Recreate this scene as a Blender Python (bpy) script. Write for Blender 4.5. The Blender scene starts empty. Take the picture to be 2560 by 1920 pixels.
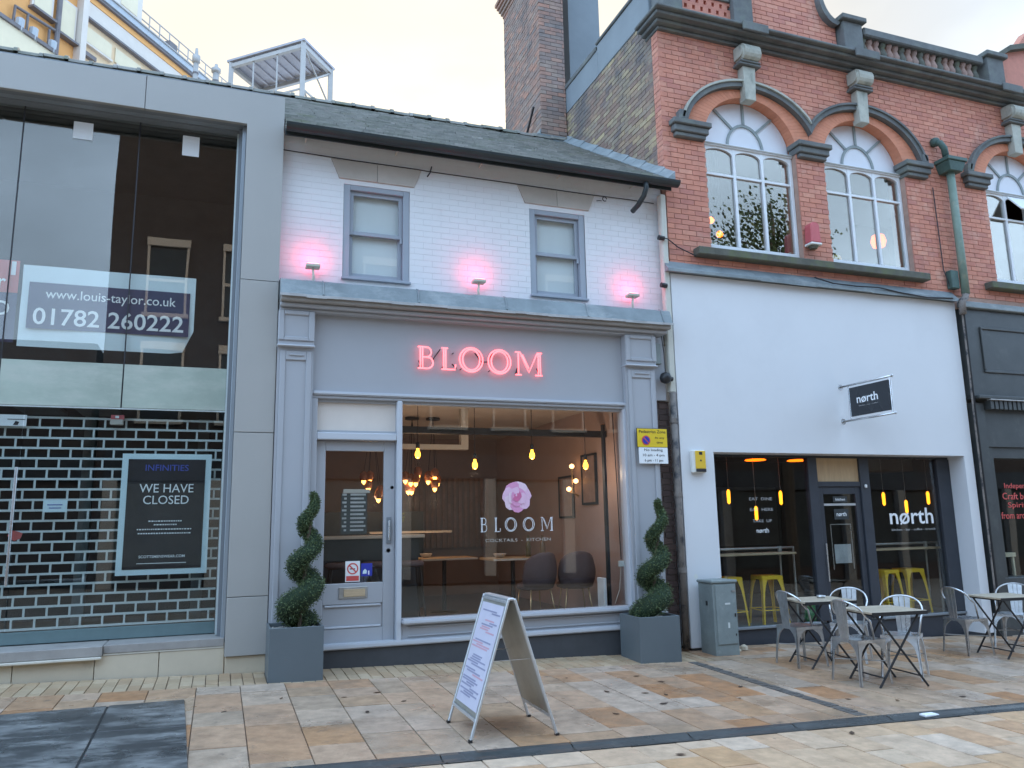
import bpy, bmesh, math, random
from mathutils import Vector, Matrix
random.seed(7)
S = bpy.context.scene
COL = S.collection
R_ = math.radians

# ------------------------------------------------------------------ camera
cam_d = bpy.data.cameras.new('camera'); cam = bpy.data.objects.new('camera', cam_d); COL.objects.link(cam)
cam_d.sensor_width = 36; cam_d.lens = 1974.0/2560*36; cam_d.clip_start = .05; cam_d.clip_end = 2000
RM = Matrix(((0.93895876, 0.04286417, 0.34134896), (-0.34351346, 0.17115003, 0.92342091), (-0.01884021, -0.98431211, 0.17542724)))
m3 = Matrix((( RM[0][0], -RM[0][1], -RM[0][2]), (RM[1][0], -RM[1][1], -RM[1][2]), (RM[2][0], -RM[2][1], -RM[2][2])))
cam.matrix_world = Matrix.Translation((0, -8.4, 1.373)) @ m3.to_4x4()
S.camera = cam

# ------------------------------------------------------------------ sky, sun, exposure
SUN_EL, SUN_AZ = R_(24), R_(16)
W = bpy.data.worlds.new('World'); S.world = W; W.use_nodes = True
nt = W.node_tree; N = nt.nodes; Lk = nt.links
bg = N['Background']; bg.inputs['Strength'].default_value = .10
sky = N.new('ShaderNodeTexSky'); sky.sky_type = 'NISHITA'; sky.sun_disc = False
sky.sun_elevation = SUN_EL; sky.sun_rotation = SUN_AZ; sky.dust_density = 2.5; sky.air_density = 1.3
tc = N.new('ShaderNodeTexCoord')
mp = N.new('ShaderNodeMapping'); mp.inputs['Scale'].default_value = (1, 1, 2.2)
ns = N.new('ShaderNodeTexNoise'); ns.inputs['Scale'].default_value = 2.1; ns.inputs['Detail'].default_value = 5; ns.inputs['Roughness'].default_value = .5
rp = N.new('ShaderNodeValToRGB'); rp.color_ramp.elements[0].position = .25; rp.color_ramp.elements[1].position = .6
rp.color_ramp.elements[0].color = (.72, .72, .72, 1); rp.color_ramp.elements[1].color = (1, 1, 1, 1)
bw = N.new('ShaderNodeRGBToBW')
cl = N.new('ShaderNodeMix'); cl.data_type = 'RGBA'
cl.inputs[6].default_value = (8.2, 11.6, 16.2, 1); cl.inputs[7].default_value = (5.1, 4.75, 4.0, 1)
sv = Vector((math.sin(SUN_AZ)*math.cos(SUN_EL), math.cos(SUN_AZ)*math.cos(SUN_EL), math.sin(SUN_EL)))
dt = N.new('ShaderNodeVectorMath'); dt.operation = 'DOT_PRODUCT'; dt.inputs[1].default_value = sv; Lk.new(tc.outputs['Generated'], dt.inputs[0])
wgt = N.new('ShaderNodeMapRange'); wgt.interpolation_type = 'SMOOTHSTEP'; wgt.inputs[1].default_value = .45; wgt.inputs[2].default_value = .98; Lk.new(dt.outputs['Value'], wgt.inputs[0])
ad = N.new('ShaderNodeVectorMath'); ad.operation = 'ADD'
sc_ = N.new('ShaderNodeVectorMath'); sc_.operation = 'SCALE'; sc_.inputs[3].default_value = .03
mx = N.new('ShaderNodeMix'); mx.data_type = 'RGBA'
Lk.new(tc.outputs['Generated'], mp.inputs[0]); Lk.new(mp.outputs[0], ns.inputs['Vector']); Lk.new(ns.outputs['Fac'], rp.inputs[0])
Lk.new(wgt.outputs[0], cl.inputs[0]); Lk.new(sky.outputs[0], sc_.inputs[0]); cb_ = N.new('ShaderNodeVectorMath'); cb_.operation = 'SCALE'; cm_ = N.new('ShaderNodeMapRange'); cm_.inputs[1].default_value = .35; cm_.inputs[2].default_value = .65; cm_.inputs[3].default_value = .80; cm_.inputs[4].default_value = 1.2
Lk.new(ns.outputs['Fac'], cm_.inputs[0]); Lk.new(cl.outputs[2], cb_.inputs[0]); Lk.new(cm_.outputs[0], cb_.inputs[3]); Lk.new(cb_.outputs[0], ad.inputs[0]); Lk.new(sc_.outputs[0], ad.inputs[1])
Lk.new(rp.outputs[0], mx.inputs[0]); Lk.new(sky.outputs[0], mx.inputs[6]); Lk.new(ad.outputs[0], mx.inputs[7]); Lk.new(mx.outputs[2], bg.inputs['Color'])
sl = bpy.data.lights.new('sun', 'SUN'); sl.energy = 1.0; sl.angle = R_(14); sl.color = (1, .95, .86)
so = bpy.data.objects.new('sun', sl); COL.objects.link(so)
sd = Vector((math.sin(SUN_AZ)*math.cos(SUN_EL), math.cos(SUN_AZ)*math.cos(SUN_EL), math.sin(SUN_EL)))
so.rotation_euler = sd.to_track_quat('Z', 'Y').to_euler(); so.location = (0, 0, 40)
S.view_settings.view_transform = 'Standard'; S.view_settings.look = 'None'; S.view_settings.gamma = 1
S.view_settings.exposure = 0.88
S.cycles.use_denoising = True; S.cycles.max_bounces = 10; S.cycles.transparent_max_bounces = 16
S.cycles.sample_clamp_indirect = 6; S.cycles.caustics_reflective = False; S.cycles.caustics_refractive = False

# ------------------------------------------------------------------ materials
MT = {}
def mat(name, cols, rough=.6, var=.12, scale=2.5, bump=0., bscale=60., metal=0., spec=.4, rvar=0., stain=None, sz=(1, 1, 1), stain2=None):
    """procedural principled material: colour by random piece, world-space noise, stains, fine relief"""
    if isinstance(cols[0], (int, float)): cols = [cols]
    m = bpy.data.materials.new(name); m.use_nodes = True; t = m.node_tree; n = t.nodes; k = t.links
    b = n['Principled BSDF']; b.inputs['Metallic'].default_value = metal; b.inputs['Roughness'].default_value = rough
    b.inputs['Specular IOR Level'].default_value = spec
    g = n.new('ShaderNodeNewGeometry')
    if len(cols) > 1:
        oi = n.new('ShaderNodeObjectInfo'); a = n.new('ShaderNodeMath'); a.operation = 'ADD'; f = n.new('ShaderNodeMath'); f.operation = 'FRACT'
        k.new(g.outputs['Random Per Island'], a.inputs[0]); k.new(oi.outputs['Random'], a.inputs[1]); k.new(a.outputs[0], f.inputs[0])
        r = n.new('ShaderNodeValToRGB'); e = r.color_ramp.elements
        while len(e) < len(cols): e.new(.5)
        for i, c in enumerate(cols): e[i].position = i/(len(cols)-1)*.999; e[i].color = (*c, 1)
        k.new(f.outputs[0], r.inputs[0]); base = r.outputs[0]
    else:
        q = n.new('ShaderNodeRGB'); q.outputs[0].default_value = (*cols[0], 1); base = q.outputs[0]
    mpn = n.new('ShaderNodeMapping'); mpn.inputs['Scale'].default_value = sz; k.new(g.outputs['Position'], mpn.inputs[0])
    if var:
        x = n.new('ShaderNodeTexNoise'); x.inputs['Scale'].default_value = scale; x.inputs['Detail'].default_value = 6; x.inputs['Roughness'].default_value = .65
        k.new(mpn.outputs[0], x.inputs['Vector'])
        mr = n.new('ShaderNodeMapRange'); mr.inputs[1].default_value = .25; mr.inputs[2].default_value = .75
        mr.inputs[3].default_value = 1-var; mr.inputs[4].default_value = 1+var; k.new(x.outputs['Fac'], mr.inputs[0])
        v = n.new('ShaderNodeVectorMath'); v.operation = 'SCALE'; k.new(base, v.inputs[0]); k.new(mr.outputs[0], v.inputs[3]); base = v.outputs[0]
    for stain in (stain, stain2):
        if not stain: continue
        sc, ss, lo, hi = stain[:4]
        x = n.new('ShaderNodeTexNoise'); x.inputs['Scale'].default_value = ss; x.inputs['Detail'].default_value = 7; x.inputs['Roughness'].default_value = .7
        mp2 = n.new('ShaderNodeMapping'); mp2.inputs['Scale'].default_value = stain[4] if len(stain) > 4 else (1, 1, 1); k.new(g.outputs['Position'], mp2.inputs[0])
        k.new(mp2.outputs[0], x.inputs['Vector'])
        mr = n.new('ShaderNodeMapRange'); mr.inputs[1].default_value = lo; mr.inputs[2].default_value = hi; k.new(x.outputs['Fac'], mr.inputs[0])
        mi = n.new('ShaderNodeMix'); mi.data_type = 'RGBA'; k.new(mr.outputs[0], mi.inputs[0]); k.new(base, mi.inputs[6]); mi.inputs[7].default_value = (*sc, 1); base = mi.outputs[2]
    k.new(base, b.inputs['Base Color'])
    if rvar:
        x = n.new('ShaderNodeTexNoise'); x.inputs['Scale'].default_value = 1.7; x.inputs['Detail'].default_value = 4
        k.new(g.outputs['Position'], x.inputs['Vector'])
        mr = n.new('ShaderNodeMapRange'); mr.inputs[1].default_value = .35; mr.inputs[2].default_value = .65
        mr.inputs[3].default_value = rough-rvar; mr.inputs[4].default_value = rough+rvar; k.new(x.outputs['Fac'], mr.inputs[0]); k.new(mr.outputs[0], b.inputs['Roughness'])
    if bump:
        x = n.new('ShaderNodeTexNoise'); x.inputs['Scale'].default_value = bscale; x.inputs['Detail'].default_value = 4; k.new(mpn.outputs[0], x.inputs['Vector'])
        bp = n.new('ShaderNodeBump'); bp.inputs['Strength'].default_value = min(1, bump*8); bp.inputs['Distance'].default_value = .01*min(1, bump*3); k.new(x.outputs['Fac'], bp.inputs['Height']); k.new(bp.outputs[0], b.inputs['Normal'])
    MT[name] = m; return m
def emis(name, col, st):
    m = bpy.data.materials.new(name); m.use_nodes = True; b = m.node_tree.nodes['Principled BSDF']
    b.inputs['Base Color'].default_value = (*col, 1); b.inputs['Emission Color'].default_value = (*col, 1); b.inputs['Emission Strength'].default_value = st
    MT[name] = m; return m
def glass(name, r0=.06, tint=(1, 1, 1), rough=0.0, wave=0., refl=(.93, .97, 1)):
    """thin sheet glass: clear, mirror part rising towards grazing angles"""
    m = bpy.data.materials.new(name); m.use_nodes = True; t = m.node_tree; n = t.nodes; k = t.links
    n.remove(n['Principled BSDF']); o = n['Material Output']
    tr = n.new('ShaderNodeBsdfTransparent'); tr.inputs[0].default_value = (*tint, 1)
    gl = n.new('ShaderNodeBsdfGlossy'); gl.inputs['Roughness'].default_value = rough; gl.inputs['Color'].default_value = (*refl, 1)
    lw = n.new('ShaderNodeLayerWeight'); lw.inputs['Blend'].default_value = .5
    p = n.new('ShaderNodeMath'); p.operation = 'POWER'; p.inputs[1].default_value = 4; k.new(lw.outputs['Facing'], p.inputs[0])
    mr = n.new('ShaderNodeMapRange'); mr.inputs[3].default_value = r0; mr.inputs[4].default_value = 1; k.new(p.outputs[0], mr.inputs[0])
    mi = n.new('ShaderNodeMixShader'); k.new(mr.outputs[0], mi.inputs[0]); k.new(tr.outputs[0], mi.inputs[1]); k.new(gl.outputs[0], mi.inputs[2]); k.new(mi.outputs[0], o.inputs[0])
    if wave:
        g = n.new('ShaderNodeNewGeometry'); x = n.new('ShaderNodeTexNoise'); x.inputs['Scale'].default_value = 1.3; x.inputs['Detail'].default_value = 1
        k.new(g.outputs['Position'], x.inputs['Vector']); bp = n.new('ShaderNodeBump'); bp.inputs['Strength'].default_value = 1; bp.inputs['Distance'].default_value = wave
        k.new(x.outputs['Fac'], bp.inputs['Height']); k.new(bp.outputs[0], gl.inputs['Normal'])
    MT[name] = m; return m

mat('slab', [(.44,.315,.215),(.39,.255,.16),(.48,.36,.265),(.40,.205,.10),(.46,.335,.235),(.43,.245,.13),(.48,.37,.285),(.43,.325,.245),(.41,.22,.11),(.46,.345,.255),(.37,.27,.19)], .42, .30, 9, .10, 70, spec=.2, rvar=.22, stain=((.25,.18,.125), 1.2, .52, .74), stain2=((.15,.115,.09), 7, .60, .74))
mat('slab_street', [(.55,.39,.26),(.52,.32,.175),(.58,.44,.315),(.51,.31,.18),(.56,.41,.285),(.60,.47,.36),(.53,.36,.225)], .5, .26, 9, .09, 70, spec=.2, rvar=.14, stain=((.36,.24,.15), 1.4, .54, .78), stain2=((.20,.15,.11), 8, .62, .76))
mat('sett', [(.47,.35,.23),(.41,.30,.19),(.52,.40,.27),(.45,.32,.20),(.39,.26,.16)], .45, .15, 4, .05, 90, rvar=.1)
mat('bedding', (.17,.13,.10), .6, .2, 5, .05, 80, rvar=.1)
mat('ground_far', [(.42,.33,.25)], .5, .25, .8, .03, 50)
mat('drain', (.06,.065,.065), .35, .25, 5, .06, 70, rvar=.15, stain=((.16,.15,.14), 3, .55, .75))
mat('drain_grit', (.13,.12,.11), .5, .3, 14, .08, 120)
mat('cover', (.062,.062,.062), .3, .25, 3, .04, 60, rvar=.12, stain=((.26,.26,.255), 2.2, .47, .64, (.8, 1.7, 1)))
mat('cladding', (.39,.38,.36), .42, .04, 1.2, spec=.5, stain=((.30,.32,.34), .8, .6, .9))
mat('cladding_dark', (.22,.24,.26), .4, .05, 2)
mat('jamb_metal', (.34,.38,.42), .35, .05, 3, metal=.3)
mat('cream_stone', [(.56,.48,.36),(.60,.52,.40),(.54,.46,.345)], .7, .08, 3, .02, 50, stain=((.32,.28,.23), 2.5, .6, .8))
mat('concrete', (.34,.32,.30), .8, .15, 5, .06, 60, stain=((.2,.19,.18), 3, .55, .75))
mat('mortar_bit', (.62,.58,.50), .8, .1, 5)
mat('grille', (.62,.69,.69), .4, .1, 6, metal=.2)
mat('grille_rail', (.20,.28,.29), .4, .1, 5)
mat('int_dark', (.045,.05,.052), .7, .3, 2)
mat('int_grey', (.16,.18,.18), .7, .3, 1.6)
mat('frosted', (.38,.44,.38), .35, .18, 1.6, spec=.5, stain=((.50,.53,.47), 2.2, .45, .75, (1, 1, 3)))
mat('paper', (.82,.84,.85), .6, .04, 4)
mat('banner_white', (.74,.84,.88), .55, .05, 3, .02, 12)
mat('navy', (.055,.055,.12), .5, .1, 4)
mat('banner_red', (.58,.13,.12), .5, .08, 4)
mat('white_print', (.88,.9,.92), .5, .02, 4)
mat('pale_blue', (.68,.84,.88), .4, .05, 4)
mat('poster_dark', (.035,.032,.036), .25, .2, 4)
mat('print_blue', (.06,.09,.42), .5, .05, 4)
mat('red_print', (.62,.09,.08), .5, .05, 4)
mat('white_brick', (.75,.77,.78), .55, .03, 3, .025, 55, stain=((.67,.67,.66), 1.5, .62, .85))
mat('white_wall', (.73,.74,.75), .6, .03, 3)
mat('lintel', [(.46,.42,.37),(.50,.46,.41)], .7, .07, 5, .02, 60)
mat('sash', (.34,.38,.43), .45, .05, 4)
mat('blind', (.82,.88,.92), .7, .03, 2)
mat('lead', (.20,.235,.25), .5, .25, 3, .08, 26, spec=.5, stain=((.33,.36,.37), 2.2, .5, .72, (1, 1, 2)), rvar=.08)
mat('lead_edge', (.42,.42,.42), .6, .25, 6)
mat('timber', (.405,.415,.44), .42, .03, 2, spec=.4)
mat('timber_light', (.53,.55,.59), .4, .04, 3, spec=.4)
mat('plinth_dark', (.065,.068,.075), .6, .15, 5, .03, 70)
mat('roof_tile', [(.19,.19,.17),(.24,.235,.21),(.26,.245,.22),(.175,.18,.15),(.30,.285,.26)], .7, .3, 6, .05, 80, stain=((.17,.19,.10), 2.2, .58, .75))
mat('gutter', (.035,.045,.048), .35, .15, 5)
mat('soffit', (.40,.38,.35), .6, .1, 4)
mat('wire', (.03,.03,.035), .5, 0)
mat('pipe_white', (.60,.59,.52), .5, .08, 6, stain=((.34,.31,.25), 5, .58, .75))
mat('pipe_dirty', (.22,.19,.17), .6, .3, 12, stain=((.05,.05,.055), 6, .5, .6))
mat('lamp_metal', (.55,.53,.45), .4, .1, 8)
mat('brick_red', [(.59,.24,.165),(.63,.27,.185),(.54,.215,.155),(.65,.30,.21),(.50,.205,.16),(.61,.25,.17),(.57,.245,.18)], .75, .13, 9, .05, 90, stain=((.36,.19,.15), 1.1, .54, .8), stain2=((.66,.40,.31), 1.7, .56, .74))
mat('brick_rub', [(.65,.255,.145),(.67,.27,.16),(.62,.24,.14)], .7, .1, 9, .03, 90)
mat('brick_old', [(.30,.20,.15),(.26,.175,.14),(.34,.245,.18),(.22,.16,.14),(.40,.31,.20),(.29,.225,.185),(.47,.37,.22),(.32,.21,.15)], .85, .2, 8, .06, 80, stain=((.115,.115,.12), .9, .46, .68))
mat('brick_chim', [(.30,.20,.165),(.25,.195,.17),(.37,.215,.165),(.23,.19,.175),(.33,.245,.20),(.42,.225,.165)], .85, .2, 8, .06, 80, stain=((.13,.125,.125), 1.1, .48, .7))
mat('brick_dark', [(.085,.055,.05),(.07,.05,.045),(.10,.065,.055)], .8, .2, 8, .05, 80)
mat('mortar', (.46,.30,.24), .9, .2, 8)
mat('mortar_old', (.28,.245,.215), .9, .25, 6)
mat('mortar_dark', (.20,.18,.17), .9, .25, 6)
mat('render_grey', (.23,.26,.28), .8, .12, 1.5, .02, 40)
mat('stone_black', (.145,.152,.150), .8, .3, 4, .08, 40, stain=((.19,.21,.18), 3, .52, .72))
mat('stone_pale', (.44,.44,.38), .8, .2, 6, .06, 40, stain=((.20,.22,.19), 4, .55, .75, (1, 1, .5)))
mat('stone_moss', (.115,.115,.095), .85, .3, 6, .1, 40, stain=((.13,.15,.075), 4, .5, .7))
mat('baluster', [(.30,.19,.155),(.34,.22,.18),(.25,.18,.15)], .8, .25, 6, .05, 60)
mat('window_white', (.78,.80,.82), .45, .05, 5)
mat('fan_panel', (.72,.73,.77), .5, .04, 2)
mat('fan_bar', (.27,.31,.31), .6, .15, 8)
mat('green_pipe', (.20,.27,.22), .55, .2, 6, stain=((.36,.35,.26), 4, .52, .7))
mat('hopper', (.065,.115,.10), .5, .3, 10)
mat('render_lilac', (.72,.73,.75), .65, .025, .9, .012, 45, stain=((.66,.67,.69), .7, .5, .9))
mat('black_paint', (.030,.034,.040), .3, .2, 4, rvar=.08)
mat('charcoal', (.045,.05,.062), .4, .15, 4)
mat('shop_black', (.058,.062,.062), .42, .2, 3, .03, 40, stain=((.10,.105,.10), 2, .55, .8))
mat('plywood', (.50,.35,.20), .6, .15, 3, sz=(8, 8, 1))
mat('steel', (.62,.63,.64), .30, .22, 14, metal=.9, rvar=.1)
mat('steel_dull', (.42,.41,.39), .42, .2, 9, metal=.6)
mat('alu', (.62,.63,.64), .35, .06, 10, metal=.6)
mat('board_back', (.42,.41,.36), .35, .15, 5, metal=.5)
mat('menu_face', (.60,.58,.68), .35, .06, 5)
mat('menu_pink', (.60,.35,.42), .4, .1, 5)
mat('menu_ink', (.30,.30,.42), .4, .1, 5)
mat('table_wood', [(.50,.42,.31),(.44,.37,.28),(.54,.46,.35)], .45, .2, 6, .03, 60, sz=(2, 12, 2))
mat('black_metal', (.025,.025,.027), .4, .1, 8)
mat('stool_yellow', (.92,.58,.03), .4, .08, 6, spec=.5)
mat('wood_top', (.52,.39,.25), .45, .2, 5, sz=(1, 8, 8))
mat('planter', (.125,.148,.16), .42, .06, 2, .01, 40, spec=.4)
mat('pebble', [(.5,.48,.45),(.36,.34,.32),(.6,.57,.52)], .7, .1, 5)
mat('leaf', [(.065,.098,.036),(.09,.125,.045),(.05,.08,.032),(.115,.15,.06),(.07,.11,.046)], .55, .2, 9)
mat('leaf_core', (.018,.034,.016), .9, .3, 9)
mat('bark', (.10,.075,.055), .9, .2, 9)
mat('cabinet', (.235,.27,.265), .55, .18, 5, .03, 40, stain=((.36,.38,.36), 4, .58, .75))
mat('cabinet_label', (.62,.64,.62), .5, .1, 5)
mat('alarm_white', (.76,.76,.72), .45, .05, 5)
mat('alarm_yellow', (.78,.50,.045), .45, .04, 5)
mat('sign_yellow', (.78,.55,.03), .45, .05, 5)
mat('sign_blue', (.035,.05,.38), .45, .05, 5)
mat('ink', (.025,.025,.03), .5, .0)
mat('alarm_red', (.56,.12,.13), .45, .06, 5)
mat('pink_wall', (.46,.34,.31), .7, .08, 2)
mat('brown_wall', (.30,.23,.21), .75, .1, 2)
mat('ceiling_brown', (.70,.63,.57), .7, .08, 2)
mat('wood_floor', (.10,.065,.045), .4, .25, 4, sz=(2, 12, 2))
mat('velvet', (.125,.095,.10), .8, .1, 5, spec=.2)
mat('bar_navy', (.025,.033,.045), .5, .2, 4)
mat('counter_white', (.58,.55,.50), .4, .05, 4)
mat('brass', (.55,.40,.22), .35, .1, 8, metal=.8)
mat('picture', (.34,.24,.21), .5, .3, 6)
mat('copper_glass', (.30,.12,.06), .2, .1, 6)
mat('bottle', [(.05,.10,.05),(.16,.10,.04),(.30,.28,.26)], .15, .1, 6)
mat('orange_brick', [(.76,.38,.13),(.80,.42,.16),(.72,.35,.12)], .8, .06, 3)
mat('cream_wall', (.74,.54,.34), .8, .08, 1.2)
mat('cream_panel', (.72,.62,.44), .75, .06, 1.5)
mat('pale_trim', (.64,.57,.50), .7, .06, 2)
mat('eaves_blue', (.40,.43,.46), .5, .12, 3)
mat('far_dark', (.17,.155,.16), .7, .2, 3)
mat('far_steel', (.40,.38,.36), .5, .1, 3, metal=.2)
mat('deck', (.38,.37,.40), .6, .15, 4)
mat('rose_a', (.74,.33,.54), .5, .06, 30); mat('rose_b', (.80,.52,.68), .5, .06, 30); mat('rose_c', (.66,.17,.34), .5, .06, 30); mat('rose_d', (.82,.62,.72), .5, .06, 30)
mat('leaf_dead', [(.10,.055,.03),(.06,.04,.03),(.16,.08,.03)], .6, .2, 20)
mat('opp_brick', [(.075,.055,.05),(.06,.047,.044)], .8, .2, 2)
mat('green_bag', (.03,.28,.08), .4, .1, 8)
glass('glass', .045, (.96, .97, .96), 0, .0007)
glass('glass_tint', .085, (.95, .97, .96), 0, .0007, (1, .93, .86))
glass('glass_sky', .20, (.84, .88, .88), 0, .0016, (1, .90, .79))
glass('glass_north', .045, (.90, .93, .93), 0, .0007)
emis('bulb', (1, .42, .04), 3.2); emis('bulb_small', (1, .42, .08), 5); emis('tube_glow', (1, .33, .015), 2.2); emis('amber', (1, .17, .008), 4)
emis('neon', (1, .15, .17), 1.6); emis('pink_lamp', (1, .25, .38), 3.0); emis('orange_glow', (1, .13, .002), 2.6); emis('candle', (1, .50, .2), 3)

# ------------------------------------------------------------------ mesh helpers
class M:
    def __init__(s): s.v = []; s.f = []
    def add(s, v, f):
        o = len(s.v); s.v += [tuple(p) for p in v]; s.f += [tuple(i+o for i in q) for q in f]; return s
    def box(s, x0, x1, y0, y1, z0, z1):
        return s.add([(x0,y0,z0),(x1,y0,z0),(x1,y1,z0),(x0,y1,z0),(x0,y0,z1),(x1,y0,z1),(x1,y1,z1),(x0,y1,z1)],
                     [(0,3,2,1),(4,5,6,7),(0,1,5,4),(1,2,6,5),(2,3,7,6),(3,0,4,7)])
    def hexa(s, p):      # 4 bottom points then 4 top points, both counter-clockwise from above
        return s.add(p, [(0,3,2,1),(4,5,6,7),(0,1,5,4),(1,2,6,5),(2,3,7,6),(3,0,4,7)])
    def prism(s, poly, y0, y1, ax='Y'):   # polygon in XZ (counter-clockwise seen from -Y) pushed along Y; ax='X': polygon in YZ pushed along X
        n = len(poly)
        if ax == 'Y': v = [(a, y0, b) for a, b in poly]+[(a, y1, b) for a, b in poly]
        elif ax == 'X': v = [(y0, a, b) for a, b in poly]+[(y1, a, b) for a, b in poly]
        else: v = [(a, b, y0) for a, b in poly]+[(a, b, y1) for a, b in poly]
        return s.add(v, [tuple(range(n)), tuple(range(2*n-1, n-1, -1))]+[(i, i+n, (i+1) % n+n, (i+1) % n) for i in range(n)])
    def tube(s, pts, r, n=8, closed=False):
        pts = [Vector(p) for p in pts]; m = len(pts); rr = r if isinstance(r, (list, tuple)) else [r]*m
        def tan(i):
            if closed: return (pts[(i+1) % m]-pts[(i-1) % m]).normalized()
            return (pts[min(i+1, m-1)]-pts[max(i-1, 0)]).normalized()
        t = tan(0); u = t.orthogonal().normalized(); rings = []; o = len(s.v)
        for i in range(m):
            t = tan(i); u = (u-t*u.dot(t)); u = u.normalized() if u.length > 1e-6 else t.orthogonal().normalized(); w = t.cross(u)
            for j in range(n):
                a = 2*math.pi*j/n; s.v.append(tuple(pts[i]+(u*math.cos(a)+w*math.sin(a))*rr[i]))
        for i in range(m if closed else m-1):
            for j in range(n):
                a = o+i*n; b = o+((i+1) % m)*n; s.f.append((a+j, a+(j+1) % n, b+(j+1) % n, b+j))
        if not closed:
            s.f.append(tuple(o+j for j in range(n-1, -1, -1))); s.f.append(tuple(o+(m-1)*n+j for j in range(n)))
        return s
    def lathe(s, prof, c, n=16, cap=True):
        o = len(s.v)
        for r, z in prof:
            for j in range(n): a = 2*math.pi*j/n; s.v.append((c[0]+r*math.cos(a), c[1]+r*math.sin(a), c[2]+z))
        for i in range(len(prof)-1):
            for j in range(n): s.f.append((o+i*n+j, o+i*n+(j+1) % n, o+(i+1)*n+(j+1) % n, o+(i+1)*n+j))
        if cap: s.f.append(tuple(o+j for j in range(n-1, -1, -1))); s.f.append(tuple(o+(len(prof)-1)*n+j for j in range(n)))
        return s
    def arc(s, cx, cz, a0, b0, a1, b1, y0, y1, t0=0., t1=math.pi, n=24):   # elliptical ring in XZ
        P = []
        for i in range(n+1):
            t = t0+(t1-t0)*i/n; c, q = math.cos(t), math.sin(t)
            P.append([(cx+a0*c, y0, cz+b0*q), (cx+a1*c, y0, cz+b1*q), (cx+a1*c, y1, cz+b1*q), (cx+a0*c, y1, cz+b0*q)])
        o = len(s.v)
        for q in P: s.v += q
        for i in range(n):
            a, b = o+4*i, o+4*i+4
            s.f += [(a, a+1, b+1, b), (a+1, a+2, b+2, b+1), (a+2, a+3, b+3, b+2), (a+3, a, b, b+3)]
        s.f += [(o+3, o+2, o+1, o), (o+4*n, o+4*n+1, o+4*n+2, o+4*n+3)]
        return s
    def xf(s, mtx):
        s.v = [tuple(mtx @ Vector(p)) for p in s.v]; return s
def wm(o):
    m = o.matrix_basis.copy()
    return wm(o.parent) @ o.matrix_parent_inverse @ m if o.parent else m
def meshdata(name, mb, mt, smooth=False, bev=0, seg=1):
    me = bpy.data.meshes.new(name); me.from_pydata(mb.v, [], mb.f)
    bm = bmesh.new(); bm.from_mesh(me); bmesh.ops.recalc_face_normals(bm, faces=bm.faces)
    if bev: bmesh.ops.bevel(bm, geom=[e for e in bm.edges if e.is_manifold and e.calc_face_angle(0) > .5], offset=bev, segments=seg, affect='EDGES', clamp_overlap=True)
    bm.to_mesh(me); bm.free(); me.materials.append(MT[mt])
    if smooth:
        for p in me.polygons: p.use_smooth = True
    return me
def link(name, me, parent=None):
    o = bpy.data.objects.new(name, me); COL.objects.link(o)
    if parent is not None: o.parent = parent; o.matrix_parent_inverse = wm(parent).inverted()
    return o
def obj(name, mb, mt, parent=None, smooth=False, bev=0, seg=1, kind=None):
    o = link(name, meshdata(name, mb, mt, smooth, bev, seg), parent)
    if kind: o['kind'] = kind
    return o
def tag(o, label, cat, group=None):
    o['label'] = label; o['category'] = cat
    if group: o['group'] = group
    return o
def thing(name, label, cat, loc=(0, 0, 0), rz=0., group=None):
    o = bpy.data.objects.new(name, None); COL.objects.link(o); o.location = loc; o.rotation_euler = (0, 0, rz); o.empty_display_size = .1
    return tag(o, label, cat, group)
def bx(name, mt, parent, x0, x1, y0, y1, z0, z1, bev=0, **k): return obj(name, M().box(x0, x1, y0, y1, z0, z1), mt, parent, bev=bev, **k)
def dup(root, loc, rz=None, label=None, group=None):
    def cp(o, par):
        c = o.copy(); COL.objects.link(c)
        if par is not None: c.parent = par
        for ch in o.children: cp(ch, c)
        return c
    r = cp(root, None); r.location = loc
    if rz is not None: r.rotation_euler = (0, 0, rz)
    if label: r['label'] = label
    if group: r['group'] = group
    return r
def textmesh(body, W=None, H=None, extr=.0008, bold=0.):
    c = bpy.data.curves.new('lettering', 'FONT'); c.body = body; c.size = 1; c.extrude = 0; c.align_x = 'LEFT'; c.resolution_u = 3; c.offset = bold
    o = bpy.data.objects.new('lettering', c); COL.objects.link(o); bpy.context.view_layer.update()
    me = bpy.data.meshes.new_from_object(o); bpy.data.objects.remove(o); bpy.data.curves.remove(c)
    xs = [v.co.x for v in me.vertices]; ys = [v.co.y for v in me.vertices]
    x0, x1, y0, y1 = min(xs), max(xs), min(ys), max(ys)
    sx = W/(x1-x0) if W else None; sy = H/(y1-y0) if H else None; sx = sx or sy; sy = sy or sx
    for v in me.vertices: v.co = ((v.co.x-(x0+x1)/2)*sx, (v.co.y-(y0+y1)/2)*sy, 0)
    return me
FRONT = Matrix(((1, 0, 0), (0, 0, -1), (0, 1, 0))).to_4x4()          # text reads facing -Y
def text(name, body, x, y, z, W, H, mt, parent, rot=FRONT, bold=0.):
    me = textmesh(body, W, H, bold=bold); me.materials.append(MT[mt]); me.transform(Matrix.Translation((x, y, z)) @ rot); me.name = name
    return link(name, me, parent)
def G(x, y): return .03-.03*x+.02*y
def pick(n, key, items):        # nearest n to the camera, and the rest
    s = sorted(items, key=key); return s[:n], s[n:]
CP = Vector((0, -8.4, 1.373))
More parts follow.
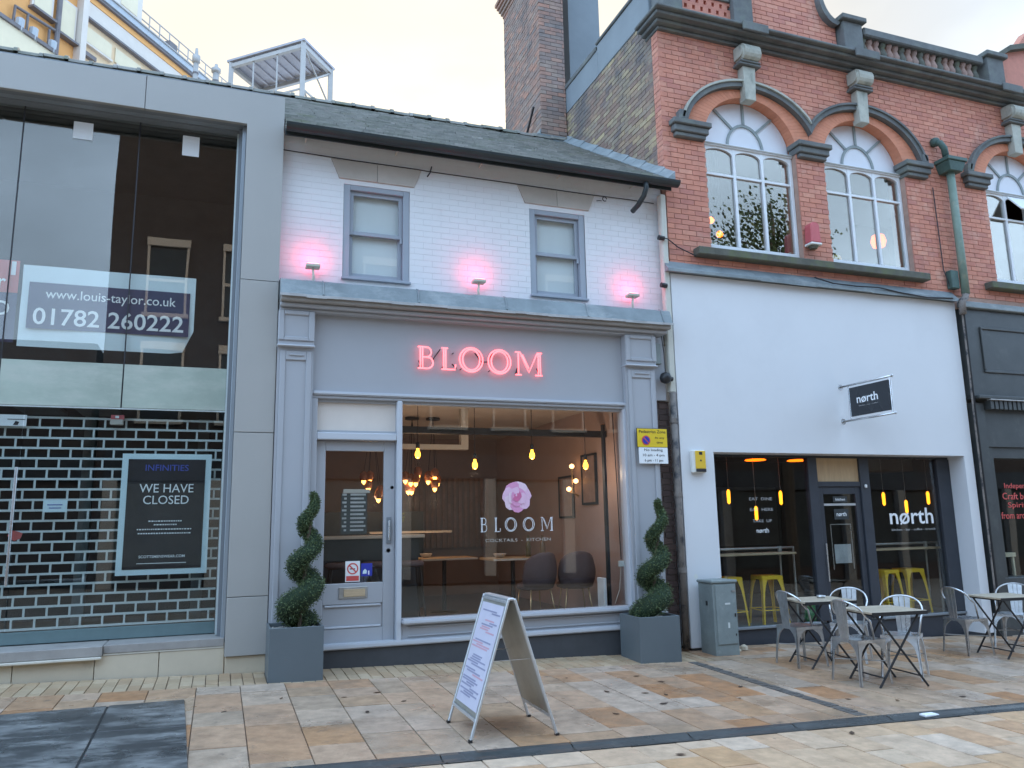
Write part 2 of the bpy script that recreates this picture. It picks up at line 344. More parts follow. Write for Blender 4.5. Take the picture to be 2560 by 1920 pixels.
def masonry(parent, mt, back_mt, o, u, nrm, W, H, bw, bh, gap, proud, depth, blocked, parts=300, seed=1, keep=None, name='brick', bond=.5, dz=None):
    """brick courses on a plane: origin o, horizontal u, outward normal; blocked(z)->list of (u0,u1) cut out; keep(u,z) optional mask"""
    rnd = random.Random(seed); o = Vector(o); u = Vector(u); nrm = Vector(nrm); bricks = []
    nc = int(math.ceil(H/bh))
    for j in range(nc):
        z0, z1 = j*bh+gap/2, min((j+1)*bh-gap/2, H); zm = (z0+z1)/2
        if z1-z0 < .01: continue
        cuts = sorted(blocked(zm)); iv = []; a = 0.
        for c0, c1 in cuts:
            if c0 > a: iv.append((a, min(c0, W)))
            a = max(a, c1)
        if a < W: iv.append((a, W))
        off = (j % 2)*bw*bond
        for i in range(-1, int(W/bw)+2):
            a0, a1 = i*bw+off+gap/2, (i+1)*bw+off-gap/2
            for c0, c1 in iv:
                p, q = max(a0, c0), min(a1, c1)
                if q-p < .02: continue
                if keep and not keep((p+q)/2, zm): continue
                bricks.append((p, q, z0, z1, proud*(1+rnd.uniform(-.3, .3))))
    def shape(mb, b, base=Vector((0, 0, 0))):
        p, q, z0, z1, d = b; P = []
        for z in (z0, z1):
            for (a, dd) in ((p, d), (q, d), (q, -depth), (p, -depth)): P.append(o+u*a+nrm*dd+Vector((0, 0, z))-base)
        mb.hexa(P)
    near, rest = pick(parts, lambda b: (o+u*((b[0]+b[1])/2)+Vector((0, 0, b[2]))-CP).length, bricks)
    cache = {}
    for b in near:
        kq = (round(b[1]-b[0], 3), round(b[3]-b[2], 3)); base = o+u*b[0]+Vector((0, 0, b[2]))
        if kq not in cache:
            mb = M(); shape(mb, b, base); cache[kq] = meshdata(name, mb, mt)
        ob = link(name, cache[kq], parent); ob.matrix_parent_inverse = wm(parent).inverted(); ob.location = base
    if rest:
        mb = M()
        for b in rest: shape(mb, b)
        obj(name+'work', mb, mt, parent, kind='stuff')
    return len(bricks)
# ================================================================== GROUND
def gq(x0, x1, y0, y1, dz0, dz1, jit=0.):
    P = []
    for d in (dz0, dz1):
        for x, y in ((x0, y0), (x1, y0), (x1, y1), (x0, y1)): P.append((x, y, G(x, y)+d))
    return P
g = obj('ground', M().add([(-60, -60, G(-60, -60)-.10), (60, -60, G(60, -60)-.10), (60, 30, G(60, 30)-.10), (-60, 30, G(-60, 30)-.10)], [(0, 1, 2, 3)]), 'ground_far'); g['kind'] = 'structure'
def paving(name, mt, x0, x1, y0, y1, widths, lens, seed, parts=300, skip=None, gap=.007):
    rd = random.Random(seed)
    base = obj(name, M().hexa(gq(x0, x1, y0, y1, -.08, -.012)), 'bedding'); base['kind'] = 'structure'
    sl = []; x = x0
    while x < x1-.01:
        w = rd.choice(widths); w = min(w, x1-x); y = y1; first = rd.choice(lens)*rd.uniform(.4, 1)
        while y > y0+.01:
            l = first if y == y1 else rd.choice(lens); l = min(l, y-y0)
            if y-l-y0 < .09: l = y-y0
            if not (skip and skip(x+w/2, y-l/2)):
                sl.append((x+gap/2, x+w-gap/2, y-l+gap/2, y-gap/2, rd.uniform(-.0025, .0025)))
            y -= l
        x += w
    near, rest = pick(parts, lambda b: abs((b[0]+b[1])/2-3.2)+abs((b[2]+b[3])/2+2.2)*.6, sl)
    for b in near:
        mb = M().hexa(gq(b[0], b[1], b[2], b[3], -.05, b[4])); obj('paving_stone' if name != 'sett_strip' else 'sett', mb, mt, base, bev=.0025)
    if rest:
        mb = M()
        for b in rest: mb.hexa(gq(b[0], b[1], b[2], b[3], -.05, b[4]))
        obj('paving', mb, mt, base, kind='stuff')
    return base
def in_cover(x, y): return -1.62 < x < -.17 and y < -1.13
pv = paving('pavement', 'slab', -3.2, 13.2, -3.115, -.62, [.30, .34, .38, .42, .36, .28], [.34, .42, .5, .58, .66], 3)
paving('street_paving', 'slab_street', -3.2, 10.2, -6.9, -3.335, [.26, .30, .34, .28, .38], [.3, .4, .5, .58, .72], 5)
paving('sett_strip', 'sett', -3.2, 5.2, -.615, -.02, [.105, .10, .11], [.2, .195], 9)
paving('shop_front_paving', 'slab', 5.205, 13.2, -.615, .2, [.34, .4, .46], [.3, .42], 12)
# drain channel: sunken dish of grey concrete lengths between two kerb edges
dc = obj('drain_channel', M().hexa(gq(-3.2, 13.2, -3.33, -3.12, -.09, -.03)), 'drain_grit'); dc['kind'] = 'structure'
for i in range(18):
    x = -3.2+i*.92
    mb = M(); pr = [(-3.120, .0), (-3.155, -.004), (-3.19, -.018), (-3.225, -.023), (-3.26, -.018), (-3.295, -.004), (-3.328, .0)]
    for k in range(len(pr)-1):
        (ya, da), (yb, db) = pr[k], pr[k+1]
        mb.add([(x+.004, yb, G(x, yb)+db), (x+.916, yb, G(x+.916, yb)+db), (x+.916, ya, G(x+.916, ya)+da), (x+.004, ya, G(x, ya)+da)], [(0, 1, 2, 3)])
    obj('channel_block', mb, 'drain', dc, smooth=True)
# worn band of tiny setts across the pavement
band = M(); rd = random.Random(4)
for i in range(46):
    y = -.66-i*.053
    for k in range(2):
        x = 4.83+k*.06
        band.hexa(gq(x, x+.053, y-.046, y, -.02, .006+rd.uniform(-.004, .003)))
obj('sett_band', band, 'drain_grit', pv, kind='stuff')
# dark cover plate let into the paving
t = thing('cover_plate', 'dark wet cover plate with pale streaks let into the sandstone paving', 'cover', (-.9, -2.1, G(-.9, -2.1)))
cv = [(-1.46, -1.28), (-.2, -1.12), (-.105, -3.12), (-1.6, -3.12)]
def slabpoly(poly, d0, d1):
    n = len(poly); mb = M(); return mb.add([(x, y, G(x, y)+d0) for x, y in poly]+[(x, y, G(x, y)+d1) for x, y in poly], [tuple(range(n-1, -1, -1)), tuple(range(n, 2*n))]+[(i, (i+1) % n, (i+1) % n+n, i+n) for i in range(n)])
xm = -.755
obj('plate', slabpoly([(-1.46, -1.28), (xm-.004, -1.19), (xm+.01, -2.0), (-1.5, -2.0)][::-1], -.05, .012), 'cover', t, bev=.004)
obj('plate', slabpoly([(xm+.012, -1.19), (-.2, -1.12), (-.155, -1.99), (xm+.026, -1.99)][::-1], -.05, .013), 'cover', t, bev=.004)
obj('plate', slabpoly([(-1.5, -2.012), (xm+.01, -2.012), (xm+.02, -3.11), (-1.6, -3.11)][::-1], -.05, .011), 'cover', t, bev=.004)
obj('plate', slabpoly([(xm+.026, -2.003), (-.155, -2.003), (-.105, -3.11), (xm+.036, -3.11)][::-1], -.05, .012), 'cover', t, bev=.004)
obj('frame', slabpoly([(-1.60, -3.115), (-.103, -3.115), (-.198, -1.118), (-1.462, -1.278)], -.05, .005), 'black_metal', t)
# fallen leaves and litter
rd = random.Random(21)
lv = [(1.05,-1.35),(1.15,-1.9),(1.5,-1.62),(2.6,-2.0),(2.75,-1.3),(3.2,-1.1),(3.3,-1.75),(3.6,-1.9),(3.75,-2.0),(3.55,-2.3),(4.0,-1.5),(4.3,-2.3),(3.0,-2.5),(4.6,-1.9),(.1,-1.6),(.55,-1.25),(5.2,-2.6),(5.6,-2.75),(2.2,-1.0),(6.3,-2.8),(2.9,-3.6),(4.4,-3.5),(1.35,-1.25),(3.9,-1.2)]
for i, (x, y) in enumerate(lv):
    s = rd.uniform(.016, .032); a = rd.uniform(0, 6.28); mb = M(); P = []
    for k, (px, py, pz) in enumerate([(0, -1.3, .1), (.55, -.4, .3), (.6, .4, .25), (0, 1.3, .5), (-.5, .5, .1), (-.6, -.4, .35)]):
        qx, qy = px*math.cos(a)-py*math.sin(a), px*math.sin(a)+py*math.cos(a); P.append((x+qx*s, y+qy*s, G(x, y)+.004+pz*s*.4))
    mb.add(P+[(p[0], p[1], p[2]-.0015) for p in P], [(0,1,2,3,4,5), (11,10,9,8,7,6)]+[(k, k+6, (k+1) % 6+6, (k+1) % 6) for k in range(6)])
    tag(obj('fallen_leaf', mb, 'leaf_dead'), ('small brown fallen leaf on the paving between the A-board and the drain channel' if y < -3.12 else 'small brown fallen leaf on the paving before the glazed grey door' if x < 1.6 else 'small brown fallen leaf on the paving around the A-board' if x < 3.1 else 'small brown fallen leaf on the paving between A-board and folding tables'), 'leaf', 'fallen leaves on the paving')
mb = M().hexa([(5.33, -3.30, G(5.33,-3.3)+.002), (5.50, -3.27, G(5.5,-3.27)+.002), (5.49, -3.20, G(5.49,-3.2)+.002), (5.34, -3.22, G(5.34,-3.22)+.002), (5.33, -3.30, G(5.33,-3.3)+.02), (5.50, -3.27, G(5.5,-3.27)+.012), (5.49, -3.20, G(5.49,-3.2)+.014), (5.34, -3.22, G(5.34,-3.22)+.016)])
tag(obj('litter', mb, 'paper', bev=.003), 'flat white scrap of paper lying in the drain channel', 'litter')
# ================================================================== ROOF helper (tiled slope seen from the street)
RY0, RZ0, RY1, RZ1 = -.27, 5.64, 3.0, 7.76
def tiled_roof(parent, x0, x1, seed, ridge_mt='roof_tile', deep=True):
    rd = random.Random(seed); sl = (RZ1-RZ0)/(RY1-RY0)
    ys = RY0+.02 if deep else .45; zs = RZ0+(ys-.02-RY0)*sl
    rf = obj('roof', M().hexa([(x0, ys, zs-.06), (x1, ys, zs-.06), (x1, RY1, RZ1-.075), (x0, RY1, RZ1-.075), (x0, ys, zs-.02), (x1, ys, zs-.02), (x1, RY1, RZ1-.03), (x0, RY1, RZ1-.03)])
             .hexa([(x0, RY1+.001, RZ1-.075), (x1, RY1+.001, RZ1-.075), (x1, RY1+3.2, RZ0-.06), (x0, RY1+3.2, RZ0-.06), (x0, RY1+.001, RZ1-.03), (x1, RY1+.001, RZ1-.03), (x1, RY1+3.2, RZ0-.02), (x0, RY1+3.2, RZ0-.02)]), 'roof_tile', parent)
    mb = M(); rows = 30; dy = (RY1-RY0)/rows
    for j in range(rows):
        ya = RY0+j*dy; x = x0+(j % 2)*.085
        while x < x1-.02:
            w = min(.17, x1-x); h = rd.uniform(-.008, .012); e = rd.uniform(-.02, .02); y = ya+e
            if deep or j > rows-9:
                za = RZ0+(y-RY0)*sl; yb = y+dy*1.35; zb = RZ0+(yb-RY0)*sl
                mb.hexa([(x+.003, y, za-.012), (x+w-.003, y, za-.012), (x+w-.003, yb, zb-.032), (x+.003, yb, zb-.032), (x+.003, y, za+.020+h), (x+w-.003, y, za+.020+h), (x+w-.003, yb, zb-.012), (x+.003, yb, zb-.012)])
            x += .17
    obj('tiles', mb, 'roof_tile', rf, kind='stuff')
    x = x0
    while x < x1-.1:
        l = min(.30, x1-x); h = rd.uniform(-.012, .014); mr = M(); P = []
        for k in range(7):
            a = math.pi*k/6; P.append((RY1+.12*math.cos(a), RZ1-.03+h+.085*math.sin(a)))
        mr.prism(P, x+.004, x+l-.004, 'X'); 
        for k in range(7):
            a = math.pi*k/6; P[k] = (RY1+.135*math.cos(a), RZ1-.03+h+.10*math.sin(a))
        mr.prism(P, x+l-.05, x+l-.002, 'X')
        obj('ridge_tile', mr, ridge_mt, rf); x += .30
    return rf
# ================================================================== CLOSED GLASS-FRONTED SHOP (left)
t = thing('glazed_shop', 'closed shop with grey metal frame, tall glass front and brick pattern security grille', 'building', (-1.5, .5, G(-1.5, 0)))
SH = t
FY = -.05
fr = bx('frame', 'cladding_dark', t, .115, .485, FY+.03, .29, .20, 6.03)
for z0, z1 in ((.18, .727), (.733, 2.337), (2.343, 3.937)): bx('cladding_panel', 'cladding', t, .105, .488, FY, .285, z0, z1, bev=.004)
bx('frame', 'cladding_dark', t, -4.6, .10, .0, .29, 5.92, 6.03)
for x0, x1 in ((-4.6, -2.303), (-2.297, -.903)): bx('cladding_panel', 'cladding', t, x0, x1, FY, -.001, 5.678, 6.05, bev=.004)
obj('cladding_panel', M().box(-.897, .488, FY, -.001, 5.678, 6.05).box(.105, .488, FY, -.001, 3.943, 5.678), 'cladding', t); bx('reveal_panel', 'cladding', t, .105, .114, .0, .285, 3.943, 5.69)
bx('coping', 'cladding_dark', t, -4.6, .47, FY+.01, .28, 6.052, 6.066)
# stepped reveal under the beam and down the jamb
bx('head_trim', 'cladding_dark', t, -4.6, .104, .0, .11, 5.70, 5.919)
bx('head_trim', 'jamb_metal', t, -4.6, .08, .111, .20, 5.705, 5.918, bev=.004)
bx('head_trim', 'cladding_dark', t, -4.6, .055, .201, .36, 5.69, 5.918)
bx('jamb', 'jamb_metal', t, .062, .103, .05, .29, .30, 5.70, bev=.004)
bx('jamb', 'cladding_dark', t, .03, .060, .14, .30, .30, 5.69)
bx('jamb', 'grille', t, .012, .029, .22, .33, .36, 5.68)
# panes
for i, (x0, x1) in enumerate(((-4.6, -2.05), (-2.036, -.975), (-.961, .010))):
    bx('pane', 'glass_tint', t, x0, x1, .300, .308, 2.60, 5.70)
    if i: bx('joint', 'wire', t, x0-.013, x0-.001, .300, .309, 2.58, 5.70)
    bx('frosted_panel', 'frosted', t, x0, x1, .290, .2985, 2.602, 3.045)
for x0, x1 in ((-4.6, -1.81), (-1.80, .010)): bx('pane', 'glass_north', t, x0, x1, .300, .308, .48, 2.585)
bx('transom', 'grille', t, -4.6, .011, .296, .33, 2.586, 2.599)
bx('pull_handle', 'steel', t, -1.835, -1.81, .255, .275, .9, 2.0, bev=.004)
bx('pull_handle_bracket', 'steel', t, -1.832, -1.813, .275, .30, 1.0, 1.03); bx('pull_handle_bracket', 'steel', t, -1.832, -1.813, .275, .30, 1.85, 1.88)
# inside
inn = M().box(-4.6, .10, 2.6, 2.7, .3, 5.9).box(-4.6, .10, .5, 2.6, 2.68, 2.95).box(-4.6, .10, .37, 2.6, 5.80, 5.90).box(.02, .10, .36, 2.6, .3, 5.79).box(-4.68, -4.6, .36, 2.7, .3, 5.9)
obj('interior_wall', inn, 'int_dark', t)
bx('interior_floor', 'int_grey', t, -4.6, .02, .5, 2.6, .30, .36)
for x in (-1.35, -.15, .0-2.6): bx('interior_column', 'int_grey', t, x-.12, x+.0, 1.6, 1.75, .36, 2.68)
for x0, x1 in ((-2.0, -1.6), (-1.45, -1.05)): bx('ceiling_panel', 'int_grey', t, x0, x1, .7, 1.3, 2.64, 2.675)
bx('stair_rail', 'jamb_metal', t, -1.9, -.05, 1.0, 1.03, 3.12, 3.15)
for k in range(9): bx('rail_post', 'jamb_metal', t, -1.8+k*.2, -1.785+k*.2, 1.005, 1.02, 2.95, 3.12)
# roller grille
gr = bx('security_grille', 'grille_rail', t, -4.6, .005, .40, .46, .355, .468, bev=.004)
nb = 20; z0, z1 = .49, 2.50; dz = (z1-z0)/nb
bar = meshdata('bar', M().box(-4.6, .0, -.008, .008, -.0105, .0105), 'grille'); lk = meshdata('link', M().box(-.009, .009, -.006, .006, -dz/2+.01, dz/2-.01), 'grille')
far = M()
for j in range(nb+1):
    z = z0+j*dz; o = link('bar', bar, gr); o.location = (0, .43, z)
    if j == nb: break
    off = (j % 2)*.096
    for k in range(25):
        x = -.06-off-k*.192
        if x > -2.6: o = link('link', lk, gr); o.location = (x, .43, z+dz/2)
        elif x > -4.6: far.box(x-.009, x+.009, .424, .436, z+.01, z+dz-.01)
obj('links', far, 'grille', gr, kind='stuff')
bx('guide_rail', 'grille', t, .006, .028, .39, .47, .36, 2.58)
# sills and plinth
bx('door_sill', 'concrete', t, -4.6, -.948, -.055, .38, .262, .352, bev=.006)
bx('sill_nosing', 'mortar_bit', t, -4.6, -.95, -.07, -.02, .235, .260, bev=.006)
bx('sill', 'concrete', t, -.944, .098, -.012, .40, .278, .352, bev=.004)
bx('sill_bed', 'mortar_bit', t, -.944, .098, -.006, .2, .262, .276)
xs = [-4.6, -3.6, -2.66, -1.66, -1.01, -.47, .105]
for a, b in zip(xs[:-1], xs[1:]): bx('plinth_stone', 'cream_stone', t, a+.003, b-.003, .0, .25, G(a, 0)-.1, .232 if b < -1.0 else .260, bev=.004)
bx('pier_base', 'cream_stone', t, .112, .484, -.02, .25, -.08, .178, bev=.006)
tiled_roof(t, -4.6, .495, 5, deep=False)
bx('party_wall', 'cladding_dark', t, -4.6, .10, .361, .40, 5.91, 6.0)
# things stuck to or hung inside the glass
for i, (x0, x1, za, zb, l) in enumerate(((-1.593, -1.411, 5.41, 5.60, 'white paper square on the top of the glass beside the pale reflection'), (-.543, -.374, 5.38, 5.61, 'white paper square on the top of the glass nearest the grey pillar'))):
    tag(bx('paper_square', 'paper', None, x0, x1, .296, .2995, za, zb), l, 'paper')
# main banner, cloth with a curled lower corner
nx, nz = 24, 10; V = []; Fs = []
for j in range(nz+1):
    for i in range(nx+1):
        a, b = i/nx, j/nz; x = -1.935+a*1.60; z = 3.19+b*.83
        y = .345+.006*math.sin(a*9+b*3)+.004*math.sin(b*11+a*4)
        c = max(0, a-.86)/.14*max(0, .30-b)/.30
        x -= c*.10; z += c*.03; y += c*.05
        V.append((x, y, z))
for j in range(nz):
    for i in range(nx): k = j*(nx+1)+i; Fs.append((k, k+1, k+nx+2, k+nx+1))
bn = thing('letting_banner', 'white and navy banner with web address and phone number hung inside the glass', 'banner', (-1.14, .345, 3.19))
o = obj('cloth', M().add(V, Fs), 'banner_white', bn, smooth=True)
bx('panel', 'navy', bn, -1.868, -.384, .329, .333, 3.372, 3.845)
text('web_address', 'www.louis-taylor.co.uk', -1.12, .326, 3.72, 1.20, .125, 'white_print', bn, bold=.004)
text('phone_number', '01782 260222', -1.125, .326, 3.50, 1.38, .175, 'white_print', bn, bold=.012)
rb = thing('red_banner', 'red and navy banner edge with white letters beside the phone number banner', 'banner', (-2.4, .345, 3.2))
bx('cloth', 'banner_red', rb, -3.3, -1.965, .332, .336, 3.72, 4.05)
bx('cloth', 'navy', rb, -3.3, -1.965, .332, .336, 3.22, 3.716)
bx('stripe', 'white_print', rb, -2.035, -1.995, .328, .331, 3.9, 4.04)
text('lettering', 'For', -2.20, .328, 3.83, .26, .15, 'white_print', rb, bold=.01)
text('lettering', 'TO', -2.16, .328, 3.56, .28, .15, 'white_print', rb, bold=.01)
# closing-down poster
po = thing('closing_poster', 'tall dark poster with pale blue border reading WE HAVE CLOSED', 'poster', (-.51, .32, .95))
bx('border', 'pale_blue', po, -.925, -.094, .318, .322, .955, 2.145)
bx('sheet', 'poster_dark', po, -.868, -.150, .3135, .317, 1.01, 2.09)
text('heading', 'INFINITIES', -.51, .312, 2.005, .40, .062, 'print_blue', po, bold=.006)
text('message', 'WE HAVE', -.505, .312, 1.80, .50, .085, 'white_print', po)
text('message', 'CLOSED', -.505, .312, 1.685, .42, .085, 'white_print', po)
sp = M(); rd = random.Random(2)
for z, w in ((1.475, .30), (1.44, .20), (1.395, .50), (1.355, .48)):
    x = -.505-w/2
    while x < -.505+w/2: l = rd.uniform(.008, .02); sp.box(x, x+l, .3115, .3125, z-.006, z+.006); x += l+.008
obj('small_print', sp, 'white_print', po)
text('shop_address', 'SCOTTSMENSWEAR.COM', -.515, .312, 1.13, .42, .026, 'white_print', po, bold=.01)
bx('rule', 'white_print', po, -.74, -.29, .3115, .3125, 1.062, 1.068)
nn = thing('small_notice', 'small pale blue notice stuck on the glass in front of the grille', 'notice', (-1.48, .32, 1.575))
bx('sheet', 'pale_blue', nn, -1.585, -1.38, .318, .321, 1.575, 1.69); bx('print', 'print_blue', nn, -1.535, -1.43, .3155, .3175, 1.61, 1.618); bx('print', 'print_blue', nn, -1.55, -1.42, .3155, .3175, 1.64, 1.648)
tag(obj('red_sticker', M().prism([(-1.86, 1.36), (-1.80, 1.31), (-1.75, 1.33), (-1.735, 1.38), (-1.78, 1.40), (-1.83, 1.41)], .318, .321), 'banner_red'), 'small red sticker on the glass door beside the pull handle', 'sticker')
ab = thing('beam_sensor', 'small pinkish box with a lens fixed above the grille', 'sensor', (-.98, .36, 2.45))
bx('case', 'lintel', ab, -1.065, -.945, .345, .40, 2.435, 2.49, bev=.006); bx('lens', 'paper', ab, -1.02, -.985, .338, .346, 2.50, 2.525, bev=.004); bx('bracket', 'alarm_red', ab, -1.06, -.94, .355, .39, 2.492, 2.535)
nb_ = thing('white_sign', 'white sign with dark strokes above the grille at the end of the shop', 'sign', (-2.1, .35, 2.4))
bx('board', 'paper', nb_, -2.5, -1.79, .34, .35, 2.40, 2.51)
bx('print', 'ink', nb_, -1.95, -1.80, .336, .339, 2.462, 2.468); obj('print', M().prism([(-1.90, 2.41), (-1.86, 2.41), (-1.85, 2.44), (-1.88, 2.45)], .336, .339), 'ink', nb_)
# ================================================================== WHITE BRICK SHOP (middle)
t = thing('white_brick_shop', 'white painted brick building with grey timber shopfront and tiled roof', 'building', (2.8, .3, G(2.8, 0)))
WB = t; X0, X1, WY = .492, 5.28, .10
wins = [(1.165, 1.922, 4.10, 5.205), (3.41, 4.155, 4.09, 5.19)]
linp = [[(1.016, 5.483), (1.111, 5.262), (1.971, 5.262), (2.059, 5.483)], [(3.26, 5.465), (3.355, 5.252), (4.215, 5.252), (4.30, 5.465)]]
bk = M()
for (x0, x1, z0, z1) in ((X0, 1.165, 3.6, 5.79), (1.922, 3.41, 3.6, 5.79), (4.155, X1, 3.6, 5.79), (1.165, 1.922, 3.6, 4.10), (1.165, 1.922, 5.205, 5.79), (3.41, 4.155, 3.6, 4.09), (3.41, 4.155, 5.19, 5.79)): bk.box(x0, x1, WY+.006, WY+.24, z0, z1)
obj('wall', bk, 'white_wall', t)
def blk(z):
    z = z+3.6; r = []
    for (x0, x1, a, b), lp in zip(wins, linp):
        if a-.02 < z < b+.02: r.append((x0-X0, x1-X0))
        za, zb = lp[1][1], lp[0][1]
        if za-.03 < z < zb+.01: f = (z-za)/(zb-za); d = (lp[1][0]-lp[0][0])*f; r.append((lp[1][0]-d-X0-.004, lp[2][0]+(lp[3][0]-lp[2][0])*f-X0+.004))
    return r
masonry(t, 'white_brick', None, (X0, WY+.006, 3.6), (1, 0, 0), (0, -1, 0), X1-X0, 2.06, .212, .0715, .005, .0028, .01, blk, parts=0, seed=3)
for lp in linp:
    xm0, xm1 = (lp[0][0]+lp[3][0])/2, (lp[1][0]+lp[2][0])/2
    obj('lintel_stone', M().prism([lp[0], lp[1], (xm1-.002, lp[1][1]), (xm0-.002, lp[0][1])], WY-.012, WY+.2), 'lintel', t, bev=.003)
    obj('lintel_stone', M().prism([(xm0+.002, lp[0][1]), (xm1+.002, lp[1][1]), lp[2], lp[3]], WY-.012, WY+.2), 'lintel', t, bev=.003)
# eaves: plaster band, gutter, brackets, roof
bx('eaves_band', 'soffit', t, X0, X1, WY-.012, WY+.004, 5.715, 5.79)
bx('fascia_board', 'gutter', t, X0, X1, -.165, -.145, 5.56, 5.69)
for k in range(5): bx('gutter_bracket', 'lamp_metal', t, .72+k*1.02, .735+k*1.02, -.20, .085, 5.62, 5.632)
gp = M(); P = []
for i in range(9):
    a = math.pi+math.pi*i/8; P.append((-.245+.075*math.cos(a), 5.64+.07*math.sin(a)))
gp.prism(P+[(-.245+.062*math.cos(2*math.pi-math.pi*i/8), 5.64+.055*math.sin(2*math.pi-math.pi*i/8)) for i in range(9)], X0+.004, 5.30, 'X')
gt = obj('gutter', gp, 'gutter', t)
obj('end_cap', M().prism(P, 5.302, 5.325, 'X'), 'gutter', gt)
obj('outlet_pipe', M().tube([(4.86, -.245, 5.60), (4.86, -.245, 5.50), (4.85, -.20, 5.42), (4.82, -.10, 5.33), (4.80, .02, 5.29)], .033, 10), 'gutter', t, smooth=True)
rf = tiled_roof(t, X0+.004, 5.265, 8)
fl = M(); sl = (RZ1-RZ0)/(RY1-RY0)
for k in range(14):
    a = RY0+.02+k*.232; z = RZ0+(a-RY0)*sl
    fl.hexa([(5.18, a, z+.015), (5.294, a, z+.015), (5.294, a+.228, z+.015+.228*sl), (5.18, a+.228, z+.015+.228*sl), (5.18, a, z+.03), (5.294, a, z+.13+.02*(k % 2)), (5.294, a+.228, z+.13+.228*sl), (5.18, a+.228, z+.03+.228*sl)])
obj('lead_flashing', fl, 'lead', rf)
# sash windows
for (x0, x1, z0, z1) in wins:
    w = obj('window', M().box(x0, x0+.075, WY+.012, WY+.09, z0, z1).box(x1-.075, x1, WY+.012, WY+.09, z0, z1).box(x0+.0752, x1-.0752, WY+.012, WY+.09, z1-.06, z1).box(x0+.0752, x1-.0752, WY+.012, WY+.09, z0, z0+.03), 'sash', t, bev=.004)
    zm = (z0+z1)/2+.005; a, b = x0+.077, x1-.077
    def sash(y, s0, s1, bot):
        s = obj('sash', M().box(a, a+.042, y, y+.035, s0, s1).box(b-.042, b, y, y+.035, s0, s1).box(a+.0422, b-.0422, y, y+.035, s1-.045, s1).box(a+.0422, b-.0422, y, y+.035, s0, s0+bot), 'sash', w, bev=.003)
        obj('pane', M().box(a+.04, b-.04, y+.012, y+.017, s0+bot-.01, s1-.04), 'glass', w)
    sash(WY+.052, zm-.03, z1-.062, .045); sash(WY+.088, z0+.032, zm+.028, .055)
    bx('horn', 'sash', w, b-.03, b-.004, WY+.03, WY+.0515, zm-.09, zm-.02, bev=.004)
    bx('blind', 'blind', w, a, b, WY+.126, WY+.129, z0+.02, z1-.02)
    bx('sill', 'sash', w, x0-.012, x1+.012, WY-.035, WY+.011, z0-.022, z0+.004, bev=.004)
    bx('reveal_back', 'white_wall', w, x0-.02, x1+.02, WY+.16, WY+.22, z0-.05, z1+.05)
# wire, hook bits on the wall
obj('wall_cable', M().tube([(X0, WY-.008, 5.505), (1.2, WY-.012, 5.49), (2.0, WY-.018, 5.485), (2.12, WY-.012, 5.482), (3.2, WY-.012, 5.478), (4.2, WY-.012, 5.470), (4.8, WY-.012, 5.475), (5.16, WY-.01, 5.47)], .0055, 6), 'wire', t)
obj('hook', M().tube([(2.13, WY, 5.42), (2.15, WY-.05, 5.45), (2.17, WY-.05, 5.53)], .008, 6), 'wire', t)
obj('hook', M().tube([(4.44+.03*math.cos(i*.9), WY-.02, 5.435+.03*math.sin(i*.9)) for i in range(7)], .006, 6), 'wire', t)
obj('hook', M().tube([(4.33, WY-.01, 5.40), (4.37, WY-.02, 5.405), (4.40, WY-.01, 5.41)], .005, 6), 'wire', t)
# lead covered cornice: sloping top, worn edge, moulded underside
cn = M().prism([(WY+.004, 4.00), (-.15, 3.955), (-.19, 3.935), (-.25, 3.775), (-.255, 3.762), (WY+.004, 3.762)][::-1], X0+.006, 5.135, 'X')
cn_o = obj('lead_cornice', cn, 'lead', t)
rd = random.Random(6)
for k in range(5): obj('lead_roll', M().tube([(.93+k*1.02, -.252, 3.775), (.93+k*1.02, -.192, 3.935), (.93+k*1.02, -.14, 3.955)], .012, 6), 'lead', t)
ed = M(); x = X0
while x < 5.13:
    l = rd.uniform(.12, .3); l = min(l, 5.14-x); d = rd.uniform(-.006, .008); ed.box(x+.001, x+l, -.268, -.2565, 3.735+d, 3.765+d*.5); x += l
obj('cornice_edge', ed, 'lead_edge', t)
bx('cornice_moulding', 'concrete', t, X0+.01, 5.12, -.235, .05, 3.70, 3.760, bev=.01)
bx('cornice_moulding', 'timber', t, X0+.01, 5.10, -.17, .05, 3.655, 3.699, bev=.01)
bx('cornice_moulding', 'timber', t, X0+.01, 4.94, -.11, .05, 3.625, 3.654, bev=.006)
# fascia
bx('fascia', 'timber', t, .86, 4.535, -.002, .09, 2.80, 3.624)
bx('fascia_moulding', 'timber_light', t, .862, 4.575, -.05, .06, 2.755, 2.798, bev=.012, seg=2)
bx('fascia_moulding', 'timber', t, .866, 4.57, -.02, .06, 2.72, 2.754, bev=.006)
